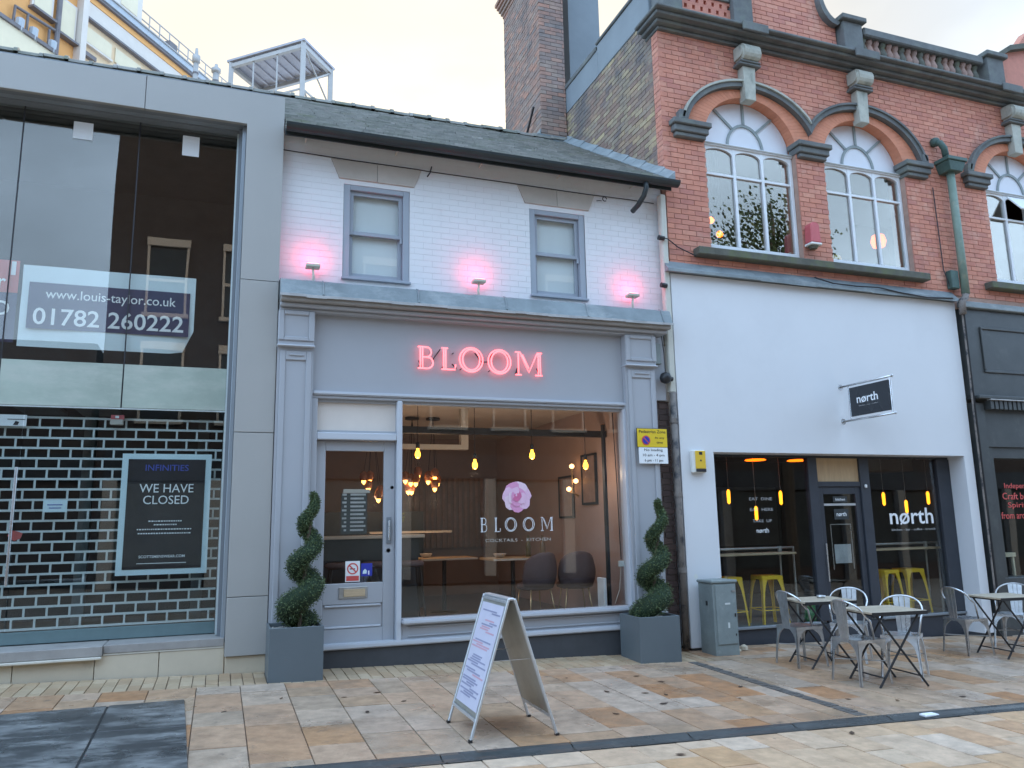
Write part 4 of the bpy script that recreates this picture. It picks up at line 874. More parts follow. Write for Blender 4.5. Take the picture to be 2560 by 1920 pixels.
# ================================================================== A-BOARD
ab = thing('pavement_board', 'silver framed A-board menu standing open on the paving', 'sign', (1.99, -2.66, G(1.99, -2.66)))
ya, yb = -2.935, -2.385; xl, xr, xt = 1.668, 2.308, 1.985; zt = G(1.99, -2.66)+.935
def bar_(p, q, w=.024, d=.018): 
    p, q = Vector(p), Vector(q); t_ = (q-p).normalized(); u = Vector((0, 1, 0)); u = (u-t_*u.dot(t_)); u = u.normalized() if u.length > .1 else Vector((1, 0, 0)); v = t_.cross(u); mb = M()
    return mb.hexa([p-u*w/2-v*d/2, p+u*w/2-v*d/2, p+u*w/2+v*d/2, p-u*w/2+v*d/2, q-u*w/2-v*d/2, q+u*w/2-v*d/2, q+u*w/2+v*d/2, q-u*w/2+v*d/2])
for side, (xb, nm) in enumerate(((xl, -1), (xr, 1))):
    xtop = xt+nm*.022; P = lambda f, y: (xb+(xtop-xb)*f, y, G(xb, y)+(zt-G(xb, y))*f)
    for y in (ya, yb):
        obj('leg', bar_(P(0, y), P(1, y)), 'alu', ab, bev=.003); z = P(.0, y); obj('rubber_foot', M().box(z[0]-.013, z[0]+.013, y-.015, y+.015, z[2], z[2]+.018), 'black_metal', ab)
    for f in (.145, .975): obj('cross_rail', bar_(P(f, ya+.013), P(f, yb-.013)), 'alu', ab)
    a, b, c, d = P(.16, ya+.012), P(.16, yb-.012), P(.965, yb-.012), P(.965, ya+.012); off = Vector((nm*.004, 0, nm*.0)); nrm = Vector((nm*.93, 0, .33*1))
    def quad(p4, o1, o2): return M().hexa([Vector(p)+nrm*o1 for p in p4]+[Vector(p)+nrm*o2 for p in p4])
    obj('backing', quad((a, b, c, d), -.006, .002), 'board_back', ab)
    fc = obj('poster', quad((P(.19, ya+.03), P(.19, yb-.03), P(.94, yb-.03), P(.94, ya+.03)), .0025, .005), 'menu_face', ab)
    if side == 0:
        rd = random.Random(31); pk, ik = M(), M()
        def row(mb, f, y0, y1, h): mb.hexa([Vector(P(g_, y))+nrm*o for o in (.0053, .0063) for g_, y in ((f, y0), (f, y1), (f+h, y1), (f+h, y0))])
        for f0, n_, pkk in ((.86, 2, 0), (.72, 6, 1), (.60, 4, 1), (.47, 5, 0), (.40, 3, 1), (.25, 8, 0)):
            for k in range(n_):
                y = rd.uniform(ya+.06, ya+.28); l = rd.uniform(.12, .3); row(pk if pkk and rd.random() < .8 else ik, f0+k*.017, y, min(yb-.05, y+l*1.3), .011)
        obj('printed_line', pk, 'menu_pink', fc); obj('printed_line', ik, 'menu_ink', fc)
for y in (ya+.05, yb-.05): obj('stay', bar_((xl+(xt-xl)*.55, y, G(2, y)+.515), (xr+(xt-xr)*.55, y, G(2, y)+.515), .008, .004), 'alu', ab)
obj('hinge', bar_((xt, ya, zt-.004), (xt, yb, zt-.004), .05, .02), 'alu', ab, bev=.006)
# ================================================================== PARKING SIGN, WHITE DRAIN PIPE
ps = thing('parking_sign', 'yellow and white parking restriction sign fixed at the end of the grey shopfront', 'sign', (4.84, -.12, 2.06))
SX0, SX1 = 4.635, 5.04
up = bx('yellow_plate', 'sign_yellow', ps, SX0, SX1, -.128, -.122, 2.255, 2.475, bev=.002); lw_ = bx('white_plate', 'paper', ps, SX0+.012, SX1, -.128, -.122, 2.058, 2.250, bev=.002)
bx('border', 'ink', ps, SX0-.006, SX1+.006, -.1215, -.118, 2.249, 2.481); bx('bracket', 'steel_dull', ps, 4.70, 4.95, -.1175, -.09, 2.33, 2.37); bx('bracket', 'steel_dull', ps, 4.70, 4.95, -.1175, -.09, 2.13, 2.17)
text('words', 'Pedestrian Zone', 4.84, -.1295, 2.44, .36, .036, 'ink', up, bold=.006); text('words', 'At any', 4.935, -.1295, 2.365, .13, .034, 'ink', up, bold=.006); text('words', 'time', 4.935, -.1295, 2.312, .085, .028, 'ink', up, bold=.006)
obj('ring', M().arc(4.75, 2.335, .0, .0, .058, .058, -.131, -.1283, 0, 2*math.pi, 26), 'red_print', up); obj('disc', M().arc(4.75, 2.335, 0, 0, .045, .045, -.1335, -.1312, 0, 2*math.pi, 26), 'sign_blue', up)
obj('bar', M().prism([(4.712, 2.366), (4.72, 2.374), (4.788, 2.304), (4.78, 2.296)], -.1355, -.1338), 'red_print', up)
for k, (s, w) in enumerate((('No loading', .25), ('10 am - 4 pm', .29), ('6 pm - 11 pm', .25))): text('words', s, 4.845, -.1295, 2.217-k*.062, w, .04, 'ink', lw_, bold=.006)
dp = thing('drain_pipe', 'white square drain pipe with dirty lower end between the two shops', 'pipe', (5.25, 0, G(5.25, 0)))
obj('upper_pipe', M().box(5.185, 5.272, -.03, .06, 2.95, 5.56), 'pipe_white', dp, bev=.012)
obj('lower_pipe', M().tube([(5.228, -.005, 2.952), (5.228, -.005, 1.5), (5.228, -.005, G(5.2, 0)+.02)], .042, 12), 'pipe_dirty', dp, smooth=True)
for z in (2.6, 1.7, .8): obj('collar', M().lathe([(.05, -.03), (.05, .03)], (5.228, -.005, z), 12), 'pipe_dirty', dp)
obj('junction_lamp', M().lathe([(.02, -.07), (.06, -.05), (.075, 0), (.06, .05), (.02, .07)], (5.10, -.07, 3.12), 14), 'black_metal', dp, smooth=True)
obj('lamp_arm', M().tube([(5.10, -.07, 3.12), (5.2, -.06, 3.11)], .03, 8), 'black_metal', dp)
obj('cable', M().tube([(5.10, -.02, 3.68), (5.12, -.03, 3.45), (5.115, -.05, 3.18)], .006, 6), 'wire', dp)
for z in (4.95, 4.32): obj('bracket', M().tube([(5.12, -.05, z), (5.20, -.05, z-.005)], [.035, .03], 8), 'black_metal', dp)
obj('cable', M().tube([(5.13, -.06, 4.96), (5.25, -.06, 4.94), (5.4, -.05, 4.85), (5.66, -.05, 4.76)], .008, 6), 'wire', dp)
# ================================================================== RED BRICK BUILDING (right, upper storey and gable)
t = thing('red_brick_building', 'red brick upper storey with arched windows, stone cornice, balustrade and side chimney', 'building', (8.5, .5, G(8.5, 0)))
RB = t; RX0, RX1, RZB, RZT = 5.30, 13.6, 4.62, 7.94
WC = [6.71, 8.715, 11.875]; WA, WBv, SPR = .757, .685, 6.50; HA, HB = 1.16, .90; mid = (WC[0]+WC[1])/2
def half(a, b, z):
    d = (z-SPR)/b; return a*math.sqrt(max(0, 1-d*d)) if d < 1 else 0
def rblk(zl):
    z = zl+RZB; r = []
    for c in WC:
        if z > 4.86:
            h = WA if z < SPR else half(HA-.03, HB-.03, z)
            if h > 0: r.append((c-h-RX0, c+h-RX0))
    return r
masonry(t, 'brick_red', None, (RX0, .008, RZB), (1, 0, 0), (0, -1, 0), RX1-RX0, RZT-RZB, .212, .0715, .0085, .008, .012, rblk, parts=220, seed=8)
bk = M(); ed = [RX0+.004]+sum([[c-WA-.003, c+WA+.003] for c in WC], [])+[RX1]
for i in range(0, len(ed), 2): bk.box(ed[i], ed[i+1], .009, .34, RZB-.2, RZT)
for c in WC:
    bk.box(c-WA-.0029, c+WA+.0029, .009, .34, RZB-.2, 4.86)
    for k in range(28):
        x0 = c-WA-.0029+k*(2*WA+.0058)/28; x1 = x0+(2*WA+.0058)/28; q = min(1, min(abs(x0-c), abs(x1-c))/WA); bk.box(x0, x1, .009, .34, SPR+WBv*math.sqrt(1-q*q), RZT)
obj('wall', bk, 'mortar', t)
# rubbed brick arches and stone hood moulds
def clipped_arc(c, a0, b0, a1, b1, y0, y1, n, gap=0., lim=None, t0=0., t1=math.pi, joint=True):
    mb = M()
    for k in range(n):
        q = []
        for tt in (t0+(t1-t0)*k/n+gap, t0+(t1-t0)*(k+1)/n-gap):
            pi_ = Vector((c+a0*math.cos(tt), SPR+b0*math.sin(tt))); po_ = Vector((c+a1*math.cos(tt), SPR+b1*math.sin(tt)))
            for (lx, sg) in (lim or []):
                if (po_.x-lx)*sg > 0:
                    if (pi_.x-lx)*sg >= 0: po_ = pi_.copy(); 
                    else: po_ = pi_.lerp(po_, (lx-pi_.x)/(po_.x-pi_.x))
            q.append((pi_, po_))
        (i0, o0), (i1, o1) = q
        if (o0-i0).length < .004 and (o1-i1).length < .004: continue
        mb.hexa([(i0.x, y0, i0.y), (i1.x, y0, i1.y), (i1.x, y1, i1.y), (i0.x, y1, i0.y), (o0.x, y0, o0.y), (o1.x, y0, o1.y), (o1.x, y1, o1.y), (o0.x, y1, o0.y)])
    return mb
LIM = [[(mid-.002, 1)], [(mid+.002, -1)], []]
for c, lm in zip(WC, LIM):
    obj('arch_bricks', clipped_arc(c, WA, WBv, HA-.10, HB-.10, -.004, .20, 44, .002, lm), 'brick_rub', t, kind='stuff')
    hm = obj('hood_mould', clipped_arc(c, HA-.09, HB-.085, HA, HB, -.075, .05, 36, 0, lm, .20, math.pi-.20), 'stone_black', t)
    obj('hood_lip', clipped_arc(c, HA-.02, HB-.018, HA+.012, HB+.012, -.10, -.07, 36, 0, lm, .20, math.pi-.20), 'stone_pale' if c == WC[0] else 'stone_black', hm)
    ks = thing
    kx = c-.035
    k_ = obj('keystone', M().hexa([(kx-.085, -.115, 7.10), (kx+.085, -.115, 7.10), (kx+.085, .03, 7.10), (kx-.085, .03, 7.10), (kx-.105, -.12, 7.60), (kx+.105, -.12, 7.60), (kx+.105, .03, 7.60), (kx-.105, .03, 7.60)]), 'stone_pale', t, bev=.006)
    P = [(.02, 7.67)]+[(-.14-.10*math.sin(a), 7.79-.12*math.cos(a)) for a in [math.pi*i/8 for i in range(9)]]+[(.02, 7.925)]
    obj('scroll', M().prism(P, kx-.165, kx+.165, 'X'), 'stone_pale', k_, bev=.035, seg=3)
    bx('scroll_collar', 'stone_black', k_, kx-.18, kx+.18, -.16, .02, 7.602, 7.635, bev=.008); bx('scroll_collar', 'stone_black', k_, kx-.165, kx+.165, -.175, .02, 7.637, 7.665, bev=.008)
# impost blocks
def impost(x0, x1, stop=None):
    b = obj('impost', M().box(x0+.06, x1-.06, -.07, .14, 6.41, 6.47).box(x0+.03, x1-.03, -.10, .14, 6.4702, 6.56).box(x0, x1, -.135, .14, 6.5602, 6.635), 'stone_black', t, bev=.010)
    if stop: bx('hood_stop', 'stone_black', b, stop-.06, stop+.06, -.10, .02, 6.637, 6.79, bev=.02)
impost(5.40, 5.99, 5.58); impost(7.42, 8.01); impost(9.40, 9.93, 9.83); impost(10.62, 11.16, 10.76); impost(12.58, 13.2, 12.99)
# windows
def tri_window(c, open_light=False):
    a, b, y0, y1 = c-WA+.004, c+WA-.004, .10, .16; z0, z1 = 4.95, 6.44
    w = obj('window', M().box(a, a+.05, y0, y1, z0, z1).box(b-.05, b, y0, y1, z0, z1).box(a+.0502, b-.0502, y0, y1, z0, z0+.06).box(a, b, y0-.02, y1, z1+.002, z1+.05), 'window_white', t, bev=.004)
    bx('head_line', 'soffit', w, a, b, y0-.03, y0-.021, z1+.018, z1+.036)
    wd = (b-a-.1)/3
    for k in (1, 2): x = a+.05+wd*k; bx('mullion', 'window_white', w, x-.022, x+.022, y0, y1, z0+.0602, z1, bev=.004)
    for k in range(3):
        x0, x1 = a+.05+wd*k+(.022 if k else 0), a+.05+wd*(k+1)-(.022 if k < 2 else 0)
        bx('transom', 'window_white', w, x0, x1, y0+.004, y1, 6.015, 6.05, bev=.003)
        cx_, hw = (x0+x1)/2, (x1-x0)/2; P = [(x0, z1), (x0, z1-.11)]+[(cx_-hw*math.cos(math.pi*i/10), z1-.11+.085*math.sin(math.pi*i/10)) for i in range(1, 10)]+[(x1, z1-.11), (x1, z1)]
        obj('arched_head', M().prism(P, y0+.005, y1-.01), 'window_white', w)
        bx('pane', 'glass_sky', w, x0-.004, x1+.004, y0+.03, y0+.036, z0+.055, 6.016)
        if not (open_light and k == 1): bx('pane', 'glass_sky', w, x0-.004, x1+.004, y0+.031, y0+.037, 6.049, z1)
        else:
            ol = M().box(x0+.01, x1-.01, -.012, .012, -.36, 0).xf(Matrix.Translation((0, y0-.02, z1-.03)) @ Matrix.Rotation(R_(-38), 4, 'X')); obj('open_light', ol, 'paper', w, bev=.004)
    n = 22; P = [(c+(WA-.006)*math.cos(math.pi*i/n), SPR+(WBv-.006)*math.sin(math.pi*i/n)) for i in range(n+1)]
    P = [(c+WA-.006, z1+.054)]+P+[(c-WA+.006, z1+.054)]
    fp = obj('fan_panel', M().prism(P[::-1], .155, .185), 'fan_panel', w)
    obj('fan_bar', M().arc(c, z1+.054, .275, .33, .312, .37, .135, .1545, 0, math.pi, 18), 'fan_bar', fp)
    for an in (50, 90, 130):
        q = R_(an); p0 = Vector((c+.305*math.cos(q), z1+.054+.36*math.sin(q))); p1 = Vector((c+(WA-.01)*math.cos(q), SPR+(WBv-.01)*math.sin(q))); d = (p1-p0).normalized(); nn_ = Vector((-d.y, d.x))*.018
        obj('fan_bar', M().prism([tuple(p0-nn_), tuple(p0+nn_), tuple(p1+nn_), tuple(p1-nn_)], .135, .1545), 'fan_bar', fp)
tri_window(WC[0]); tri_window(WC[1]); tri_window(WC[2], True)
bx('sill', 'stone_moss', t, 5.66, 9.60, -.14, .098, 4.765, 4.872, bev=.012); bx('sill', 'stone_moss', t, 10.83, 13.3, -.14, .098, 4.765, 4.872, bev=.012)
# room behind the upper windows
obj('interior_wall', M().box(5.35, 13.5, 4.2, 4.3, 4.4, 7.9).box(5.31, 5.36, .35, 4.2, 4.4, 7.9).box(5.36, 13.5, .35, 4.2, 7.6, 7.9).box(5.36, 13.5, .35, 4.2, 4.4, 4.7).box(13.5, 13.58, .35, 4.3, 4.4, 7.9), 'int_dark', t)
# cornice
cn = obj('cornice', M().box(RX0-.02, RX1, -.06, .30, 7.942, 7.985).box(RX0-.08, RX1, -.14, .30, 7.9852, 8.035).box(RX0-.14, RX1, -.24, .30, 8.0352, 8.085).box(RX0-.18, RX1, -.31, .30, 8.0852, 8.13), 'stone_black', t, bev=.012)
for x0, x1 in ((6.46, 6.88), (8.42, 8.86), (11.38, 11.80)): bx('cornice_break', 'stone_black', cn, x0, x1, -.35, -.311, 8.0, 8.135, bev=.01)
# parapet: plinth course, piers, pierced panel, shaped gable, balustrade
bx('parapet_base', 'stone_black', t, RX0, RX1, -.12, .16, 8.1302, 8.215, bev=.01)
def pier(x0, x1, z1=8.70):
    p = bx('parapet_pier', 'stone_black', t, x0, x1, -.14, .16, 8.2155, z1, bev=.008); bx('pier_cap', 'stone_black', p, x0-.05, x1+.05, -.20, .20, z1+.002, z1+.085, bev=.012)
pier(5.33, 5.64); pier(6.48, 6.80); pier(8.43, 8.79); pier(11.36, 11.72)
pp = M(); rows = [8.2155, 8.25, 8.315, 8.36, 8.425, 8.47, 8.535, 8.58]
for k in range(0, len(rows)-1, 2): pp.box(5.6402, 6.4798, -.05, .05, rows[k], rows[k+1])
for k in range(1, len(rows)-1, 2):
    x = 5.6402+(.06 if k % 4 == 1 else 0)
    while x < 6.47: pp.box(x, min(x+.085, 6.4798), -.05, .05, rows[k]+.0002, rows[k+1]-.0002); x += .13
obj('pierced_panel', pp, 'brick_red', t); bx('panel_cap', 'stone_black', t, 5.66, 6.46, -.08, .08, 8.5802, 8.66, bev=.008)
cv = [(8.40-.30*math.sin(math.pi/2*i/10)*1.05+0, 8.66+.42*(1-math.cos(math.pi/2*i/10))) for i in range(11)]
GP = [(6.84, 8.2155), (8.40, 8.2155)]+cv+[(8.085, 9.35), (6.84, 9.35)]
gb = obj('gable', M().prism(GP, .012, .16), 'mortar', t)
masonry(t, 'brick_red', None, (6.84, .005, 8.2155), (1, 0, 0), (0, -1, 0), 1.56, 1.13, .212, .0715, .0085, .008, .006, lambda z: [(max(.9, min([8.40-6.84]+[c[0]-6.84 for c in cv if c[1] <= z+8.2155+.02])), 2)] if z+8.2155 > 8.66 else [], parts=25, seed=18)
cp = M()
for (xa, za), (xb, zb) in zip(cv[:-1], cv[1:]): cp.hexa([(xa-.03, -.10, za-.03), (xb-.03, -.10, zb-.03), (xb-.03, .18, zb-.03), (xa-.03, .18, za-.03), (xa+.035, -.10, za+.035), (xb+.035, -.10, zb+.035), (xb+.035, .18, zb+.035), (xa+.035, .18, za+.035)])
cp.box(8.06, 8.12, -.10, .18, 9.1, 9.35)
obj('gable_coping', cp, 'stone_black', t)
bx('rail', 'stone_black', t, 8.845, 11.305, -.12, .14, 8.56, 8.70, bev=.02)
bm_ = meshdata('baluster', M().lathe([(.05, 0), (.055, .03), (.035, .05), (.05, .10), (.062, .16), (.045, .22), (.033, .27), (.05, .30), (.055, .344)], (0, 0, 0), 10), 'stone_moss', True)
rd = random.Random(9)
bmb = meshdata('baluster', M().lathe([(.05, 0), (.055, .03), (.035, .05), (.05, .10), (.062, .16), (.045, .22), (.033, .27), (.05, .30), (.055, .344)], (0, 0, 0), 10), 'baluster', True)
for k in range(19): o = link('baluster', bmb if k % 3 else bm_, t); o.location = (8.90+k*.128, 0, 8.2155); o.scale = (1.12, 1.12, 1)
GP2 = [(11.78, 8.2155), (13.5, 8.2155), (13.5, 9.5), (12.6, 9.5), (12.3, 9.15), (11.95, 8.98), (11.78, 8.85)]
obj('gable', M().prism(GP2, .0, .16), 'brick_red', t); obj('gable_coping', M().hexa([(11.74, -.10, 8.80), (12.0, -.10, 8.97), (12.0, .2, 8.97), (11.74, .2, 8.80), (11.74, -.10, 8.88), (12.0, -.10, 9.06), (12.0, .2, 9.06), (11.74, .2, 8.88)]).hexa([(12.0, -.10, 8.97), (12.6, -.10, 9.15), (12.6, .2, 9.15), (12.0, .2, 8.97), (12.0, -.10, 9.06), (12.6, -.10, 9.24), (12.6, .2, 9.24), (12.0, .2, 9.06)]), 'stone_moss', t)
# side wall over the neighbour's roof
sl = (RZ1-RZ0)/(RY1-RY0)
bx('gable_backing', 'mortar_old', t, 5.309, 5.60, .35, 3.6, 5.0, 8.72); bx('gable_backing', 'mortar_old', t, 5.309, 5.60, .30, .349, 5.0, 7.93)
def above(u, z): return (z+5.5) > RZ0+(u-RY0)*sl+.06
masonry(t, 'brick_old', None, (5.308, .165, 5.5), (0, 1, 0), (-1, 0, 0), 2.95, 2.78, .212, .0715, .009, .008, .012, lambda z: [], parts=55, seed=23, keep=above, name='brick')
masonry(t, 'brick_red', None, (5.308, .0, 5.5), (0, 1, 0), (-1, 0, 0), .158, 2.43, .212, .0715, .009, .009, .05, lambda z: [], parts=0, seed=24, keep=above)
bx('side_parapet', 'render_grey', t, 5.285, 5.56, .17, 1.74, 8.285, 8.80, bev=.01); bx('side_coping', 'stone_black', t, 5.26, 5.58, .17, 1.76, 8.802, 8.85, bev=.01)
bx('side_coping', 'stone_black', t, 5.27, 5.58, 1.77, 3.3, 8.72, 8.80, bev=.01); bx('parapet_return', 'render_grey', t, 5.29, 5.56, 1.745, 3.3, 8.285, 8.719)
# brick chimney on the ridge against the side wall
ch = bx('chimney', 'mortar_dark', t, 4.826, 5.27, 2.962, 4.70, 7.0, 12.2)
masonry(ch, 'brick_chim', None, (4.816, 2.962, 7.35), (1, 0, 0), (0, -1, 0), .462, 4.4, .212, .0715, .009, .010, .012, lambda z: [], parts=120, seed=31)
masonry(ch, 'brick_chim', None, (4.826, 2.975, 7.35), (0, 1, 0), (-1, 0, 0), 1.73, 3.85, .212, .0715, .009, .010, .012, lambda z: [], parts=180, seed=32)
for k in range(5): bx('corbel', 'brick_chim', ch, 4.80-.03*k, 5.29, 2.94-.03*k, 4.72+.03*k, 11.12+k*.0715, 11.12+k*.0715+.064)
bx('lead_apron', 'lead', ch, 4.72, 5.29, 2.90, 2.94, 7.62, 7.80)
st = M()
for k in range(9): st.hexa([(4.795, 2.97+k*.16, 7.70-k*.10), (4.813, 2.97+k*.16, 7.70-k*.10), (4.813, 3.13+k*.16, 7.60-k*.10), (4.795, 3.13+k*.16, 7.60-k*.10), (4.795, 2.97+k*.16, 7.92-k*.10), (4.813, 2.97+k*.16, 7.92-k*.10), (4.813, 3.13+k*.16, 7.92-k*.10), (4.795, 3.13+k*.16, 7.92-k*.10)])
obj('stepped_flashing', st, 'lead', ch)
obj('stay_bar', M().tube([(4.78, 3.9, 7.75), (4.72, 3.05, 8.35)], .02, 6), 'wire', ch)
bx('rendered_stack', 'render_grey', t, 5.64, 6.27, 3.5, 4.3, 7.9, 13.2)
# things on the red brick
ra = thing('red_alarm', 'red bell alarm box with white base on the brick pier', 'alarm', (7.55, -.1, 5.08))
obj('cover', M().prism([(7.47, 5.12), (7.64, 5.12), (7.63, 5.37), (7.60, 5.41), (7.51, 5.41), (7.48, 5.37)], -.15, -.012), 'alarm_red', ra, bev=.012); bx('base', 'alarm_white', ra, 7.462, 7.648, -.155, -.008, 5.085, 5.118, bev=.008); obj('nozzle', M().lathe([(.05, -.04), (.07, 0)], (7.555, -.08, 5.084), 12), 'stone_moss', ra)
gp = thing('rainwater_pipe', 'green painted rainwater pipe with hopper between the arched windows', 'pipe', (10.3, -.1, 4.5))
obj('hopper', M().hexa([(10.15, -.22, 6.53), (10.40, -.22, 6.53), (10.40, .0, 6.53), (10.15, .0, 6.53), (10.10, -.25, 6.68), (10.45, -.25, 6.68), (10.45, .0, 6.68), (10.10, .0, 6.68)]).box(10.08, 10.47, -.27, .0, 6.6802, 6.74), 'hopper', gp, bev=.008)
obj('swan_neck', M().tube([(10.10, -.05, 7.02), (10.12, -.12, 7.0), (10.18, -.13, 6.92), (10.20, -.13, 6.76)], .05, 10), 'hopper', gp, smooth=True); obj('inlet', M().lathe([(.04, 0), (.07, .02), (.07, .10), (.05, .12)], (10.10, -.05, 6.98), 12), 'hopper', gp, smooth=True)
obj('downpipe', M().tube([(10.27, -.11, 6.53), (10.28, -.11, 5.4), (10.28, -.11, 4.62)], .058, 12), 'green_pipe', gp, smooth=True)
obj('shoe', M().tube([(10.28, -.11, 4.63), (10.24, -.12, 4.55), (10.16, -.13, 4.50), (10.15, -.13, 4.30)], .05, 10), 'pipe_dirty', gp, smooth=True); bx('junction_box', 'hopper', gp, 10.05, 10.2, -.10, .0, 4.70, 4.98, bev=.01)
obj('cable', M().tube([(9.98, -.02, 6.3), (9.99, -.02, 5.6), (10.0, -.02, 5.0), (10.06, -.05, 4.72)], .008, 6), 'wire', gp)
obj('lower_cable', M().tube([(10.16, -.11, 4.35), (10.17, -.10, 3.4), (10.16, -.10, 2.9), (10.18, -.08, 1.4), (10.17, -.08, .1)], .014, 6), 'pipe_dirty', gp); obj('lower_cable', M().tube([(10.20, -.10, 4.40), (10.20, -.09, 3.0), (10.21, -.08, .1)], .02, 6), 'black_metal', gp)
# glimpses through the upper windows
for i, (x, y, z, l) in enumerate(((6.60, .9, 5.72, 0), (6.74, .9, 5.52, 0), (6.78, .9, 5.20, 0), (6.66, .9, 5.12, 0))):
    p = thing('amber_pendant', 'amber globe pendant lamp inside the arched window beside the side wall', 'lamp', (x, y, z), 0, 'amber pendants upstairs'); obj('globe', M().lathe([(.004, -.05), (.04, -.03), (.052, 0), (.04, .03), (.01, .055)], (x, y, z), 12), 'amber', p, smooth=True); obj('cord', M().tube([(x, y, z+.05), (x, y, 7.6)], .004, 5), 'wire', p)
tag(obj('orange_lamp', M().lathe([(.01, -.13), (.09, -.09), (.115, 0), (.09, .09), (.01, .13)], (9.55, .7, 5.65), 18), 'orange_glow', smooth=True), 'round orange lamp glowing inside the middle arched window', 'lamp')
bk_ = thing('book_row', 'row of cream books on the inner sill of the first arched window', 'books', (6.2, .3, 4.86)); rd = random.Random(4); x = 6.03
bx('shelf', 'wood_top', bk_, 6.0, 6.5, .25, .42, 4.83, 4.862)
while x < 6.45: w = rd.uniform(.02, .045); bx('book', rd.choice(['cream_panel', 'lintel', 'paper']), bk_, x, x+w-.002, .27, .40, 4.8625, 4.8625+rd.uniform(.20, .26)); x += w
dk = thing('window_chair', 'dark rounded chair back behind the far arched window', 'chair', (11.6, .5, 4.7)); obj('backrest', M().prism([(11.35, 4.9), (11.75, 4.9), (11.78, 5.3), (11.70, 5.42), (11.55, 5.45), (11.40, 5.40), (11.34, 5.25)], .40, .46), 'black_metal', dk, bev=.02); obj('leg', M().tube([(11.4, .43, 4.9), (11.4, .43, 4.7)], .015, 6), 'black_metal', dk); obj('leg', M().tube([(11.7, .43, 4.9), (11.7, .43, 4.7)], .015, 6), 'black_metal', dk)
lm = thing('table_lamp', 'small lamp with yellow shade on the middle window sill', 'lamp', (8.25, .3, 4.87)); obj('shade', M().lathe([(.11, .20), (.09, .27)], (8.25, .3, 4.86), 14), 'stool_yellow', lm); obj('leg', M().tube([(8.21, .3, 4.70), (8.22, .3, 5.07)], .008, 6), 'paper', lm); obj('leg', M().tube([(8.29, .3, 4.70), (8.28, .3, 5.07)], .008, 6), 'paper', lm)
# ================================================================== PALE RENDERED SHOPFRONT
t = thing('rendered_shopfront', 'pale lilac rendered shopfront with wide dark recessed glazing and centre door', 'shopfront', (7.7, .1, G(7.7, 0)))
NF = t; NY = -.02
obj('render_wall', M().box(5.285, 5.76, NY, .33, G(5.3, 0)+.03, 4.50).box(9.965, 10.135, NY, .33, G(10, 0)+.05, 4.50).box(5.7602, 9.9648, NY, .33, 2.22, 4.50), 'render_lilac', t)
bx('wall_foot', 'plinth_dark', t, 5.30, 5.75, 0, .3, G(5.3, 0)-.1, G(5.3, 0)+.029); bx('wall_foot', 'plinth_dark', t, 9.97, 10.13, 0, .3, G(10, 0)-.1, G(10, 0)+.049)
ld = obj('lead_capping', M().hexa([(5.20, -.10, 4.51), (10.13, -.10, 4.51), (10.13, .005, 4.51), (5.20, .005, 4.51), (5.20, -.10, 4.54), (10.13, -.10, 4.54), (10.13, .005, 4.67), (5.20, .005, 4.67)]), 'lead', t)
rd = random.Random(15); e = M(); x = 5.2
while x < 10.1: l = min(rd.uniform(.2, .5), 10.135-x); d = rd.uniform(-.004, .01); e.box(x+.001, x+l, -.112, -.101, 4.495-d, 4.54+d); x += l
obj('lead_drip', e, 'lead', t)
obj('loose_cable', M().tube([(7.5, -.11, 4.62), (7.8, -.12, 4.56), (8.2, -.12, 4.555), (8.6, -.125, 4.57), (9.0, -.12, 4.53), (9.5, -.12, 4.50), (10.0, -.12, 4.53)], .010, 6), 'wire', t)
PY = .27; FLR = .0
# charcoal joinery
bx('stall_board', 'charcoal', t, 5.762, 9.963, PY-.02, .33, -.40, .02, bev=.004)
bx('stall_sill', 'cladding_dark', t, 5.762, 7.42, PY-.05, .33, .022, .055, bev=.006); bx('stall_sill', 'cladding_dark', t, 8.46, 9.963, PY-.05, .33, .022, .055, bev=.006)
bx('head_frame', 'black_paint', t, 5.762, 9.963, PY-.01, .33, 2.19, 2.218)
for x0, x1 in ((5.762, 5.82), (7.42, 7.57), (8.30, 8.46), (9.72, 9.963)): bx('post', 'charcoal', t, x0, x1, PY-.03, .33, .057, 2.189, bev=.006)
bx('door_head', 'charcoal', t, 7.572, 8.298, PY-.02, .33, 1.80, 1.868, bev=.004)
bx('boarded_fanlight', 'plywood', t, 7.572, 8.298, PY+.005, .30, 1.870, 2.188)
dr = obj('door', M().box(7.574, 7.66, PY, .31, -.02, 1.798).box(8.21, 8.296, PY, .31, -.02, 1.798).box(7.6602, 8.2098, PY, .31, 1.70, 1.798).box(7.6602, 8.2098, PY, .31, -.02, .12), 'charcoal', t, bev=.004)
bx('pane', 'glass_north', dr, 7.658, 8.212, PY+.02, PY+.026, .118, 1.702)
obj('glazing_bar', M().box(7.662, 8.208, PY+.008, PY+.018, 1.545, 1.575), 'lead_edge', dr); bx('door_handle', 'steel', dr, 7.60, 7.62, PY-.045, PY-.03, .55, 1.05, bev=.004)
for z0, z1, s, w in ((1.59, 1.67, 'kitchen', .16), (1.36, 1.50, 'nørth', .17)):
    p = bx('hanging_sign', 'int_dark', dr, 7.83, 8.07, PY+.012, PY+.018, z0, z1); text('words', s, 7.95, PY+.010, (z0+z1)/2, w, (z1-z0)*.42, 'white_print', p, bold=.006)
bx('menu_sheet', 'lead_edge', dr, 7.80, 8.08, PY+.03, PY+.034, .78, 1.03); obj('menu_holder', M().box(7.76, 7.77, PY+.028, PY+.036, .7, 1.30).box(8.10, 8.11, PY+.028, PY+.036, .7, 1.30).box(7.7702, 8.0998, PY+.028, PY+.036, 1.29, 1.30), 'steel', dr)
